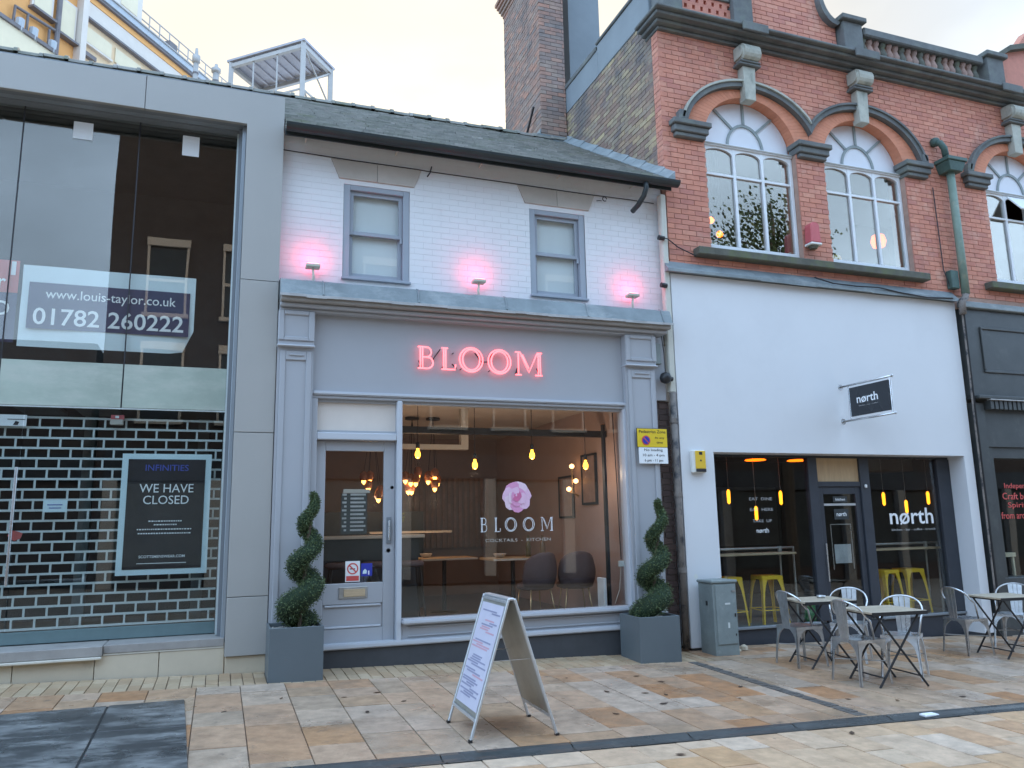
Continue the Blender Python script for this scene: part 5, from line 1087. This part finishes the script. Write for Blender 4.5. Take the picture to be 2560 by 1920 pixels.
bx('shop_pane', 'glass_north', t, 5.822, 7.418, PY+.01, PY+.018, .058, 2.189); bx('shop_pane', 'glass_north', t, 8.462, 9.718, PY+.01, PY+.018, .058, 2.189)
bx('cctv_dome', 'paper', t, 8.345, 8.385, PY-.06, PY-.031, 1.78, 1.83, bev=.01)
obj('interior_wall', M().box(5.40, 10.6, 4.6, 4.7, -.1, 2.7).box(5.42, 5.5, .34, 4.6, -.1, 2.7).box(10.5, 10.58, .34, 4.7, -.1, 2.7), 'int_dark', t); bx('ceiling', 'int_dark', t, 5.5, 10.5, .34, 4.6, 2.5, 2.6); bx('interior_floor', 'int_grey', t, 5.5, 10.5, .335, 4.6, -.12, -.003)
bx('back_bar', 'bar_navy', t, 5.8, 7.6, 3.2, 3.8, 0, 1.1); bx('ceiling_duct', 'int_grey', t, 8.9, 10.4, 1.3, 1.9, 2.1, 2.35); bx('wall_panel', 'int_grey', t, 8.4, 10.2, 4.45, 4.59, .9, 2.0)
# window lettering
nl = thing('window_lettering', 'large white lower case word on the dark recessed window', 'lettering', (9.18, PY, 1.24))
text('word', 'nørth', 9.185, PY+.007, 1.385, .80, .235, 'white_print', nl, bold=.012); text('small_words', 'kitchen - bar - coffee - brunch', 9.20, PY+.007, 1.205, .80, .032, 'lead_edge', nl, bold=.006)
n2 = thing('window_slogan', 'three short lines of small spaced white words on the dark window', 'lettering', (6.64, PY, 1.2))
for s, z, w in (('EAT  DINE', 1.645, .36), ('EAT  HERE', 1.508, .36), ('TAKE  UP', 1.362, .30)): text('words', s, 6.645, PY+.007, z, w, .038, 'lead_edge', n2, bold=.004)
text('mark', 'nørth', 6.64, PY+.007, 1.238, .19, .062, 'white_print', n2, bold=.008)
# tube pendants and flat lamps
for x, z in ((6.663, 1.60), (7.106, 1.365), (7.545, 1.58), (9.436, 1.55), (9.867, 1.43), (10.322, 1.56)):
    p = thing('tube_pendant', 'slim amber tube pendant hanging behind the small spaced window words' if x < 8 else 'slim amber tube pendant hanging above the large white window word', 'lamp', (x, 1, z), 0, 'amber tube pendants'); obj('tube', M().lathe([(.006, -.0), (.022, .02), (.024, .17), (.012, .20)], (x, 1, z), 12), 'tube_glow', p, smooth=True); obj('cord', M().tube([(x, 1, z+.2), (x, 1, 2.5)], .004, 5), 'steel_dull', p)
for x in (7.155, 7.892): 
    p = thing('ceiling_lamp', 'flat orange ceiling lamp glowing inside the dark rendered shop', 'lamp', (x, 1, 2.22), 0, 'flat orange ceiling lamps'); obj('disc', M().lathe([(.02, -.012), (.13, -.008), (.15, .0), (.13, .012), (.03, .02)], (x, 1, 2.215), 22), 'orange_glow', p, smooth=True); obj('stem', M().tube([(x, 1, 2.25), (x, 1, 2.5)], .008, 6), 'black_metal', p)
# window bars of tube steel with a wooden ledge
for i, (x0, x1, l) in enumerate(((5.95, 7.36, 'steel and wood window ledge beside the grey utility cabinet'), (8.60, 9.95, 'steel and wood window ledge behind the large white window word'))):
    c = thing('window_ledge', l, 'ledge', ((x0+x1)/2, .6, 0)); bx('ledge_top', 'wood_top', c, x0, x1-.06, .46, .72, .915, .945, bev=.004)
    obj('frame', M().tube([(x0, .6, 1.0), (x1, .6, 1.0), (x1+.0, .6, 0)], .018, 8), 'steel_dull', c); obj('post', M().tube([(x1-.22, .6, 1.0), (x1-.22, .62, 0)], .014, 8), 'steel_dull', c); obj('post', M().tube([(x0+.05, .6, 1.0), (x0+.05, .6, 0)], .014, 8), 'steel_dull', c)
    for xx in (x0+.1, x1-.22): obj('clamp', M().tube([(xx, .6, .90), (xx, .6, 1.02)], .028, 8), 'steel_dull', c)
# stamped metal chair and stool in local coordinates
def leg_plates(mb, top, foot, ins, wt, wb, h0, flare):
    """one pressed leg: two tapering sheets meeting at the corner, flaring into the apron"""
    (tx, ty), (fx, fy) = top, foot; sx, sy = (1 if tx > 0 else -1), (1 if ty > 0 else -1); n = 12
    for ax in (0, 1):
        outer, inner = [], []
        for i in range(n+1):
            f = i/n; z = h0*(1-f); x, y = tx+(fx-tx)*f, ty+(fy-ty)*f
            w = wb+(wt-wb)*max(0, 1-f*1.9)**1.6+flare*max(0, 1-f*3.6)**2.2
            outer.append(Vector((x, y, z))); inner.append(Vector((x-sx*w, y, z)) if ax == 0 else Vector((x, y-sy*w, z)))
        th = Vector((0, -sy*.008, 0)) if ax == 0 else Vector((-sx*.008, 0, 0))
        for i in range(n): mb.hexa([outer[i+1], inner[i+1], inner[i+1]+th, outer[i+1]+th, outer[i], inner[i], inner[i]+th, outer[i]+th])
    return mb
def metal_chair(name, label):
    c = thing(name, label, 'chair', (0, 0, 0), 0, 'pressed steel chairs outside'); k = .94
    st = M(); n = 8; V = []; F = []
    for j in range(n+1):
        for i in range(n+1):
            u, v = i/n*2-1, j/n*2-1; r = .175+.0; x, y = u*.18*(1-.04*v*v), v*.175*(1-.04*u*u); V.append((x, y, .437-.018*(1-u*u)*(1-v*v)))
    for j in range(n):
        for i in range(n): q = j*(n+1)+i; F.append((q, q+1, q+n+2, q+n+1))
    obj('seat', st.add(V, F).add([(p[0], p[1], p[2]-.006) for p in V], [f[::-1] for f in F]).box(-.18, .18, -.178, -.17, .405, .436).box(-.18, .18, .17, .178, .405, .436).box(-.183, -.175, -.17, .17, .405, .436).box(.175, .183, -.17, .17, .405, .436), 'steel', c)
    for sx in (-1, 1):
        for sy in (-1, 1): obj('leg', leg_plates(M(), (sx*.175, sy*.172), (sx*.205, sy*.205), 0, .075, .024, .43, .10), 'steel', c); 
    obj('stretcher', M().tube([(-.18, -.18, .22), (.18, .18, .22)], .006, 6).tube([(-.18, .18, .225), (.18, -.18, .225)], .006, 6), 'steel_dull', c)
    hp = [(-.20, -.03, .60)]+[( .205*math.sin(a), -.03-.19*math.cos(a)*.9 if abs(a) < 1.6 else -.03, .60+.235*math.cos(a/1.75)**.8) for a in [(-1.57+3.14*i/14) for i in range(15)]]+[(.20, -.03, .60)]
    hp = [(-.175, .04, .44), (-.205, -.02, .62)]+[(.215*math.sin(a), -.075-.13*math.cos(a), .62+.20*math.cos(a)**.6) for a in [(-1.45+2.9*i/14) for i in range(15)]]+[(.205, -.02, .62), (.175, .04, .44)]
    obj('back_hoop', M().tube(hp, .0105, 8), 'steel', c, smooth=True)
    sp = M()
    for (xa, xb) in ((-.075, -.028), (-.022, .022), (.028, .075)):
        g = .012 if xa < -.05 or xb > .05 else 0
        sp.hexa([(xa*.85, -.176, .43), (xb*.85, -.176, .43), (xb*.85, -.170, .43), (xa*.85, -.170, .43), (xa*1.15, -.205, .81), (xb*1.15, -.205, .81), (xb*1.15, -.199, .81), (xa*1.15, -.199, .81)])
    obj('back_splat', sp, 'steel', c)
    return c
def place(o, x, y, rz, sc=.945, **kw):
    o.location = (x, y, G(x, y)+.002); o.rotation_euler = (0, 0, rz); o.scale = (sc, sc, sc)
    for k, v in kw.items(): o[k] = v
CH0 = metal_chair('metal_chair', 'x')
spots = [(5.97, -1.10, R_(-92), 'pressed steel chair with its back to the grey utility cabinet'), (5.90, -2.03, R_(-90), 'pressed steel chair tucked under the front table, back towards the planters'), (6.56, -1.92, R_(125), 'pressed steel chair facing across the front folding table towards the A-board'), (6.72, -1.02, R_(128), 'pressed steel chair behind the rear folding table, facing the street'), (8.50, -1.0, R_(-95), 'pressed steel chair beside the table near the black shopfront'), (9.55, -.80, R_(110), 'pressed steel chair in front of the black panelled shopfront')]
for i, (x, y, a, l) in enumerate(spots):
    o = CH0 if i == 0 else dup(CH0, (0, 0, 0)); place(o, x, y, a, label=l)
def folding_table(name, label):
    c = thing(name, label, 'table', (0, 0, 0), 0, 'wooden folding tables outside'); w, d, h = .60, .54, .69
    for k in range(7): bx('slat', 'table_wood', c, -w/2, w/2, -d/2+k*d/7+.003, -d/2+(k+1)*d/7-.003, h-.02, h, bev=.002)
    obj('top_rail', M().box(-w/2+.05, -w/2+.075, -d/2+.01, d/2-.01, h-.04, h-.0205).box(w/2-.075, w/2-.05, -d/2+.01, d/2-.01, h-.04, h-.0205), 'black_metal', c); obj('edge_rail', M().box(-w/2, w/2, -d/2-.005, -d/2-.0005, h-.035, h-.002), 'black_metal', c)
    for s in (-1, 1):
        for q in (-1, 1): obj('leg', M().tube([(q*(w/2-.06), s*(d/2-.04)+q*.012, h-.03), (-q*(w/2-.05), s*(d/2-.04)+q*.012, .0)], .011, 8), 'black_metal', c)
    for q in (-1, 1): obj('stretcher', M().tube([(q*(w/2-.1), -d/2+.04, .09), (q*(w/2-.1), d/2-.04, .09)], .008, 6), 'black_metal', c)
    return c
T0 = folding_table('folding_table', 'x')
for i, (x, y, a, l) in enumerate(((6.13, -2.12, R_(-8), 'wooden folding table on black crossed legs, between the steel chairs at the front'), (6.17, -1.18, R_(-10), 'wooden folding table on black crossed legs, in front of the glazed door'), (8.86, -1.26, R_(-8), 'wooden folding table on black crossed legs near the black shopfront'))):
    o = T0 if i == 0 else dup(T0, (0, 0, 0)); place(o, x, y, a, 1.0, label=l)
def metal_stool(name, label):
    c = thing(name, label, 'stool', (0, 0, 0), 0, 'yellow stools inside the window'); h = .64
    obj('seat', M().box(-.15, .15, -.15, .15, h-.012, h).box(-.153, .153, -.153, -.146, h-.05, h-.0121).box(-.153, .153, .146, .153, h-.05, h-.0121).box(-.153, -.146, -.1459, .1459, h-.05, h-.0121).box(.146, .153, -.1459, .1459, h-.05, h-.0121), 'stool_yellow', c, bev=.003)
    for sx in (-1, 1):
        for sy in (-1, 1): obj('leg', leg_plates(M(), (sx*.150, sy*.150), (sx*.20, sy*.20), 0, .065, .032, h-.02, .03), 'stool_yellow', c)
    obj('foot_rail', M().tube([(-.185, -.185, .2), (.185, -.185, .2), (.185, .185, .2), (-.185, .185, .2)], .008, 6, True), 'stool_yellow', c)
    return c
S0 = metal_stool('metal_stool', 'x')
for i, (x, y, a, l) in enumerate(((6.33, .72, .1, 'yellow metal stool behind the grey utility cabinet, at the window ledge'), (6.97, .70, -.15, 'yellow metal stool at the window ledge beside the centre door'), (8.98, .70, .12, 'yellow metal stool under the large white window word, beside the door post'), (9.47, .72, -.1, 'yellow metal stool under the large white window word, beside the white reveal'))):
    o = S0 if i == 0 else dup(S0, (0, 0, 0)); o.location = (x, y, 0); o.rotation_euler = (0, 0, a); o['label'] = l
tag(obj('ashtray', M().lathe([(.04, 0), (.05, .03), (.042, .03), (.035, .008)], (6.28, -1.12, G(6.28, -1.12)+.693), 14), 'steel', smooth=True), 'small steel ashtray on the rear folding table', 'ashtray')
tag(obj('green_bag', M().lathe([(.09, 0), (.12, .05), (.10, .16), (.05, .22), (.01, .23)], (7.62, .62, 0), 12), 'green_bag', smooth=True), 'small bright green bag on the floor behind the glass', 'bag')
# projecting sign, alarm box, cabinet
sg = thing('hanging_sign', 'projecting black sign with white word on steel brackets', 'sign', (7.85, -.02, 2.62))
bx('board', 'black_paint', sg, 7.835, 7.865, -.845, -.185, 2.70, 3.085, bev=.003)
for z in (3.125, 2.655): obj('bracket_arm', M().tube([(7.85, -.02, z), (7.85, -.90, z)], .014, 8), 'steel', sg, smooth=True); obj('wall_plate', M().lathe([(.04, -.02), (.04, 0)], (0, 0, 0), 14).xf(Matrix.Translation((7.85, -.022, z)) @ Matrix.Rotation(R_(90), 4, 'X')), 'steel', sg); obj('ball_end', M().lathe([(.002, -.02), (.02, 0), (.002, .02)], (7.85, -.91, z), 10), 'steel', sg)
obj('side_bar', M().tube([(7.85, -.87, 2.655), (7.85, -.87, 3.125)], .012, 8).tube([(7.85, -.16, 2.655), (7.85, -.16, 3.125)], .008, 8), 'steel', sg)
LEFT = Matrix(((0, 0, -1), (-1, 0, 0), (0, 1, 0))).to_4x4()
text('word', 'nørth', 7.832, -.49, 2.915, .36, .115, 'white_print', sg, LEFT, .012); text('small_words', 'kitchen - bar - coffee', 7.832, -.50, 2.825, .32, .016, 'lead_edge', sg, LEFT)
al = thing('alarm_box', 'yellow and white alarm box on the pale rendered wall', 'alarm', (5.5, -.06, 1.96)); bx('case', 'alarm_white', al, 5.405, 5.60, -.085, -.021, 1.955, 2.235, bev=.012); bx('face', 'alarm_yellow', al, 5.445, 5.592, -.094, -.0855, 2.005, 2.225, bev=.004); bx('strobe', 'ink', al, 5.45, 5.59, -.098, -.0855, 1.966, 2.003, bev=.003)
obj('mark', M().box(5.50, 5.545, -.0965, -.0945, 2.175, 2.21).box(5.51, 5.53, -.0965, -.0945, 2.095, 2.115), 'ink', al)
cb = thing('utility_cabinet', 'weathered grey green utility cabinet standing against the rendered wall', 'cabinet', (5.53, -.25, G(5.53, -.25))); z0 = G(5.53, -.25)
bx('body', 'cabinet', cb, 5.37, 5.69, -.395, -.10, z0-.03, z0+.80, bev=.006); bx('lid', 'cabinet', cb, 5.355, 5.705, -.41, -.09, z0+.802, z0+.835, bev=.008); d = bx('door', 'cabinet', cb, 5.40, 5.675, -.406, -.396, z0+.12, z0+.785, bev=.004)
bx('lock', 'black_metal', d, 5.64, 5.66, -.415, -.4065, z0+.42, z0+.46, bev=.003); bx('lock', 'black_metal', d, 5.64, 5.655, -.413, -.4065, z0+.21, z0+.235, bev=.003); bx('label_patch', 'cabinet_label', d, 5.545, 5.57, -.4085, -.4062, z0+.30, z0+.36); bx('label_patch', 'cabinet_label', d, 5.52, 5.59, -.4085, -.4062, z0+.56, z0+.58); bx('latch', 'steel_dull', d, 5.62, 5.665, -.416, -.4065, z0+.70, z0+.72); bx('vent', 'black_metal', cb, 5.364, 5.3695, -.28, -.25, z0+.55, z0+.60)
tag(obj('rubble', M().lathe([(.02, 0), (.05, .01), (.045, .05), (.015, .07)], (5.93, -.14, G(5.93, -.14)), 7).lathe([(.02, 0), (.03, .01), (.02, .03)], (5.82, -.2, G(5.82, -.2)), 6), 'cream_stone'), 'small broken stone lying against the dark stall board', 'stone')
obj('wall_vent', M().lathe([(.03, -.01), (.03, 0)], (0, 0, 0), 10).xf(Matrix.Translation((5.40, NY-.001, .72)) @ Matrix.Rotation(R_(90), 4, 'X')), 'alarm_white', NF)
# ================================================================== BLACK SHOPFRONT
t = thing('black_shopfront', 'black panelled shopfront with moulded fascia and red window lettering', 'shopfront', (11.8, 0, G(11.8, 0)))
bx('fascia_board', 'shop_black', t, 10.24, 13.5, -.03, .3, 3.10, 4.42); bx('corner_pilaster', 'shop_black', t, 10.235, 10.43, -.06, .3, G(10.3, 0)-.05, 3.0, bev=.006)
obj('fascia_panel', M().box(10.56, 13.4, -.055, -.0302, 4.12, 4.16).box(10.56, 13.4, -.055, -.0302, 3.46, 3.50).box(10.56, 10.60, -.055, -.0302, 3.5002, 4.1198), 'shop_black', t, bev=.008)
bx('lead_capping', 'lead', t, 10.2, 13.5, -.10, .0, 4.425, 4.52, bev=.01)
bx('shop_cornice', 'shop_black', t, 10.236, 13.5, -.16, .3, 3.045, 3.098, bev=.012); bx('shop_cornice', 'lead_edge', t, 10.45, 13.5, -.175, -.1, 3.028, 3.043)
for k in range(24): bx('dentil', 'shop_black', t, 10.47+k*.09, 10.53+k*.09, -.14, -.03, 2.90, 3.0275)
bx('awning_box', 'shop_black', t, 10.432, 13.5, -.02, .3, 2.36, 2.898)
bx('window_frame', 'shop_black', t, 10.432, 10.56, .0, .3, .50, 2.358); bx('window_head', 'shop_black', t, 10.5602, 13.5, .02, .3, 2.20, 2.358)
bx('shop_pane', 'glass_north', t, 10.56, 13.5, .10, .108, .50, 2.20); bx('stall_riser', 'shop_black', t, 10.432, 13.5, -.005, .3, G(12, 0)-.1, .498, bev=.006)
obj('interior_wall', M().box(10.6, 13.5, 2.6, 2.7, -.1, 3).box(10.6, 13.5, .3, 2.6, 2.5, 2.6).box(10.59, 10.62, .3, 2.6, -.1, 2.6).box(10.6, 13.5, .3, 2.6, -.1, -.02).box(13.5, 13.55, .0, 2.7, -.5, 4.4), 'int_dark', t)
rl = thing('red_lettering', 'red words on the window of the black panelled shopfront', 'lettering', (11.1, .1, 1.35))
for s, z, x in (('Independent', 1.79, 10.83), ('Craft beers', 1.65, 10.77), ('Spirits', 1.51, 10.86), ('from around', 1.37, 10.70)):
    w = .062*len(s); text('words', s, x+w/2, .097, z, w, .10, 'red_print', rl, bold=.008)
fs = thing('cream_stool', 'cream wooden stool inside the black shopfront window', 'stool', (11.1, .5, -.02))
bx('seat', 'cream_panel', fs, 10.95, 11.25, .38, .62, .76, .82)
for x in (10.97, 11.20): 
    for y in (.40, .58): bx('leg', 'cream_panel', fs, x, x+.035, y, y+.03, -.02, .7598)
# ================================================================== BACKGROUND: tall ornate building, roof tower, flues
K = 1.5; th = R_(36); ud = Vector((math.sin(th), math.cos(th), 0)); nd = Vector((math.cos(th), -math.sin(th), 0)); P0 = CP+(Vector((-4.88874, 13.04995, 14.34555))-CP)*K
P0 = Vector((P0.x, P0.y, 0))
def oz(z): return 1.373+(z-1.373)*K
def wallbox(mb, s0, s1, z0, z1, d0, d1):     # s along the wall, d outward
    s0, s1 = s0*K, s1*K; z0, z1 = oz(z0), oz(z1); q = [P0+ud*s0+nd*d1, P0+ud*s1+nd*d1, P0+ud*s1+nd*d0, P0+ud*s0+nd*d0]
    return mb.hexa([(p.x, p.y, z0) for p in q]+[(p.x, p.y, z1) for p in q])
t = thing('ornate_building', 'tall orange and cream building with tall windows rising behind the grey shop', 'building', (P0.x, P0.y, 0))
def wp(name, mt, *a): return obj(name, wallbox(M(), *a), mt, t)
wp('wall', 'orange_brick', -9, 1.08, 4, 16.0, -8, 0); wp('wall', 'cream_wall', 1.0801, 9, 4, 15.8, -8, 0)
wp('pilaster', 'pale_trim', 1.08, 1.27, 4, 15.9, .001, .35); wp('frieze', 'pale_trim', 1.271, 9, 15.5, 15.95, .001, .12); wp('moulding', 'far_dark', 1.271, 9, 15.40, 15.46, .001, .22)
wp('frieze', 'orange_brick', 1.271, 9, 15.951, 16.12, .001, .16)
wp('cornice', 'far_dark', -9, 9, 16.121, 16.20, -.5, .30); wp('parapet_gutter', 'eaves_blue', -9, 9, 16.201, 16.38, -.5, .36); wp('gutter_lip', 'far_steel', -9, 9, 16.381, 16.42, -.5, .42)
for s0, s1, z0, z1 in ((.44, 1.05, 14.42, 15.5), (-.35, .30, 14.62, 15.9), (-1.4, -.9, 14.9, 16.0), (-.95, -.45, 15.2, 16.0)):
    w = wp('window', 'pale_trim', s0, s1, z0, z1, .002, .10); obj('pane', wallbox(M(), s0+.07, s1-.07, z0+.09, z1-.07, .101, .12), 'cream_panel', w); obj('window_ledge', wallbox(M(), s0-.04, s1+.04, z0-.06, z0, .002, .28), 'far_dark', w)
for s0, s1 in ((1.36, 2.35), (2.5, 3.5), (3.7, 4.6)):
    w = wp('blind_panel', 'cream_panel', s0, s1, 14.78, 15.22, .002, .06); obj('sill_band', wallbox(M(), s0, s1, 14.66, 14.72, .002, .16), 'pale_trim', w)
wp('vent_grille', 'far_dark', 1.32, 1.75, 14.30, 14.42, .002, .2)
def wpt(s, z, d): p = P0+ud*s*K+nd*d; return (p.x, p.y, oz(z))
obj('waste_pipe', M().tube([wpt(-.85, 13.6, .15), wpt(-.82, 14.28, .15), wpt(.40, 14.38, .15)], .06, 8), 'far_dark', t); obj('waste_pipe', M().tube([wpt(.43, 13.4, .18), wpt(.43, 16.1, .18)], .10, 8), 'far_dark', t)
for s in (-.45, .2): obj('waste_pipe', M().tube([wpt(s, 14.30, .15), wpt(s, 13.7, .15)], .05, 8), 'far_dark', t)
for s in (-.75, -.35, .22): obj('duct', M().tube([wpt(s, 13.62, .3), wpt(s+.02, 13.95, .3)], .16, 8), 'eaves_blue', t)
lt = M(); A_, B_ = wpt(-9, 13.0, .05), wpt(.34, 13.0, .05)
obj('lean_to', wallbox(M(), -9, .30, 4, 13.62, .005, .35), 'cream_panel', t); obj('lean_to_roof', wallbox(M(), -9, .34, 13.621, 13.72, .005, .45), 'far_dark', t)
dm = wp('dormer', 'pale_trim', 2.3, 3.3, 16.421, 17.6, -1.6, .2); obj('pane', wallbox(M(), 2.45, 3.1, 16.6, 17.5, .201, .22), 'cream_panel', dm)
wp('roof_block', 'far_dark', 4.55, 4.9, 16.421, 16.75, -1, .2)
for k in range(12):
    s = 3.4+k*.45; obj('railing_post', M().tube([wpt(s, 16.5, -.1), wpt(s, 17.15, -.1)], .03, 6), 'far_steel', t)
for z in (17.15, 16.85): obj('railing', M().tube([wpt(3.35, z, -.1), wpt(8.5, z, -.1)], .03, 6), 'far_steel', t)
# roof flues
kv = 1.4
for i, (x, y, z, h, r) in enumerate(((-1.25, 15.57, 15.31, 1.0, .11), (-.67, 15.59, 15.16, .6, .13))):
    p = CP+(Vector((x, y, z))-CP)*kv; f = thing('roof_flue', ('tall pale flue with cowl behind the grey shop roof', 'short pale flue with round cap behind the grey shop roof')[i], 'flue', (p.x, p.y, 0)); obj('stack', M().tube([(p.x, p.y, 0), (p.x, p.y, p.z+h*.2)], r, 12), 'far_steel', f, smooth=True); obj('cowl', M().lathe([(r*.6, 0), (r*1.5, .05), (r*1.5, h*.35), (r*.7, h*.4), (r*.5, h*.7)], (p.x, p.y, p.z+h*.2), 12), 'far_steel', f, smooth=True); obj('band', M().lathe([(r*1.12, 0), (r*1.12, .08)], (p.x, p.y, p.z-.3), 12), 'far_dark', f)
# open steel roof tower
t = thing('steel_tower', 'open steel tower with flat corrugated roof rising behind the ridge', 'tower', (0, 0, 0)); A = CP+(Vector((1.90648, 15.52416, 16.8724))-CP)*kv; t.location = (A.x, A.y, 0)
v2 = Vector((-.745, .667, 0)).normalized(); u2 = Vector((.627, .779, 0)).normalized(); La, Lb = 2.9*kv, 1.21*kv*1.35; zt = A.z
def tp(a, b, z, o=0): p = A+v2*a+u2*b; return Vector((p.x, p.y, z))
def beam(p, q, w): return bar_(p, q, w, w)
obj('roof', M().hexa([tp(-.15, -.15, zt-.10), tp(La+.15, -.15, zt-.10), tp(La+.15, Lb+.15, zt-.10), tp(-.15, Lb+.15, zt-.10), tp(-.15, -.15, zt), tp(La+.15, -.15, zt), tp(La+.15, Lb+.15, zt), tp(-.15, Lb+.15, zt)]), 'deck', t)
for k in range(9): obj('deck_rib', M().hexa([tp(k*La/8-.06, 0, zt-.18), tp(k*La/8+.06, 0, zt-.18), tp(k*La/8+.06, Lb, zt-.18), tp(k*La/8-.06, Lb, zt-.18), tp(k*La/8-.06, 0, zt-.101), tp(k*La/8+.06, 0, zt-.101), tp(k*La/8+.06, Lb, zt-.101), tp(k*La/8-.06, Lb, zt-.101)]), 'deck', t)
for a, b in ((0, 0), (La, 0), (0, Lb), (La, Lb)): obj('post', beam(tp(a, b, 0), tp(a, b, zt-.10), .22), 'far_steel', t)
for a in (La*.35, La*.68): obj('mullion', beam(tp(a, 0, zt-4), tp(a, 0, zt-.1), .07), 'far_steel', t)
for p, q in (((0, 0), (La, 0)), ((0, 0), (0, Lb)), ((0, Lb), (La, Lb)), ((La, 0), (La, Lb))):
    obj('edge_beam', beam(tp(*p, zt-.28), tp(*q, zt-.28), .18), 'far_steel', t); obj('mid_rail', beam(tp(*p, zt-2.35), tp(*q, zt-2.35), .07), 'far_steel', t)
for z in (zt-1.2, zt-3.2): obj('brace', M().tube([tp(0, 0, z+.9), tp(0, Lb, z-.9)], .04, 6), 'far_steel', t); obj('brace', M().tube([tp(0, 0, z-.9), tp(0, Lb, z+.9)], .04, 6), 'far_steel', t)
obj('inner_column', M().tube([tp(La*.45, Lb*.5, 0), tp(La*.45, Lb*.5, zt-1.9)], .28, 10), 'far_steel', t)
# ================================================================== ACROSS THE STREET (seen mirrored in the glass)
t = thing('opposite_building', 'dark brick building across the street, mirrored in the shop glass', 'building', (4, -20, 0)); OY = -19.0; ox0, ox1, oh = -3.75, 15.5, 15.0
bx('wall', 'opp_brick', t, ox0, ox1, OY-8, OY, -.6, oh); bx('cornice', 'stone_black', t, ox0-.2, ox1+.2, OY-.5, OY+.4, oh+.001, oh+.5); bx('shop_band', 'charcoal', t, ox0+.3, ox1-.3, OY+.001, OY+.25, 3.0, 3.9); bx('shop_glass', 'int_grey', t, ox0+.5, ox1-.5, OY+.001, OY+.06, .3, 2.95)
for k in range(7): bx('shop_pier', 'pale_trim', t, ox0+.3+k*3.1, ox0+.7+k*3.1, OY+.061, OY+.3, -.4, 2.999)
for k in range(8):
    for z in (5.0, 8.6):
        x = ox0+1.2+k*2.4; w = bx('window', 'bar_navy', t, x, x+1.15, OY+.001, OY+.03, z, z+2.2); obj('window_frame', M().box(x-.08, x, OY+.001, OY+.08, z-.05, z+2.28).box(x+1.15, x+1.23, OY+.001, OY+.08, z-.05, z+2.28).box(x, x+1.15, OY+.031, OY+.08, z+1.05, z+1.15).box(x-.15, x+1.3, OY+.001, OY+.15, z-.2, z-.06).box(x-.1, x+1.25, OY+.001, OY+.12, z+2.281, z+2.55), 'pale_trim', w)
t = thing('opposite_row', 'lower dark shop row across the street, mirrored in the recessed shop glass', 'building', (30, -20, -.6)); bx('wall', 'opp_brick', t, 15.505, 60, OY-8, OY, -1.8, 8.2); bx('shop_band', 'charcoal', t, 16.2, 59, OY+.001, OY+.2, 2.6, 3.4); bx('shop_glass', 'int_dark', t, 16.4, 59, OY+.001, OY+.05, -.6, 2.55)
for k in range(14): bx('window', 'bar_navy', t, 17+k*2.8, 18.2+k*2.8, OY+.001, OY+.05, 4.6, 6.6); bx('shop_pier', 'concrete', t, 16.2+k*3.1, 16.6+k*3.1, OY+.051, OY+.3, -1.6, 2.599)
t = thing('opposite_low_block', 'low dark block across the street, mirrored low in the grille glass', 'building', (-15, -20, .3)); bx('wall', 'opp_brick', t, -45, ox0-.21, OY-8, OY, .0, 7.4); bx('shop_band', 'charcoal', t, -44, ox0-.3, OY+.001, OY+.2, 3.0, 3.8)
for k in range(9): bx('window', 'bar_navy', t, -8+k*-2.8, -6.8-k*2.8, OY+.001, OY+.05, 4.8, 6.6); bx('shop_pier', 'concrete', t, -7.2-k*3, -6.9-k*3, OY+.001, OY+.3, .1, 2.999)
tr = thing('street_tree', 'leafy tree across the street, mirrored in the arched upstairs window', 'tree', (20.3, -16, 0)); TX = 20.3
obj('trunk', M().tube([(TX, -16, -1.2), (TX+.1, -16, 4), (TX, -15.9, 9), (TX+.2, -16.1, 14)], [.32, .25, .18, .05], 10), 'bark', tr)
rd = random.Random(77); br = M(); mb = M()
for k in range(20):
    a = rd.uniform(0, 6.28); z = rd.uniform(6.5, 12.5); L = rd.uniform(1.0, 2.3); e = Vector((TX+L*math.cos(a), -16+L*math.sin(a), z+rd.uniform(.6, 1.8))); br.tube([(TX, -16, z), (Vector((TX, -16, z)).lerp(e, .5)+Vector((0, 0, .2))), e], [.07, .05, .02], 6)
    for q in range(380):
        p = e+Vector((rd.gauss(0, .6), rd.gauss(0, .6), rd.gauss(0, .55))); s = rd.uniform(.06, .13); d = Vector((rd.gauss(0, 1), rd.gauss(0, 1), rd.gauss(0, 1))).normalized(); u = d.orthogonal().normalized(); v = d.cross(u); mb.add([p-u*s*.5, p+v*s, p+u*s*.5, p-v*s], [(0, 1, 2, 3)])
obj('branch', br, 'bark', tr); obj('crown', mb, 'leaf', tr)
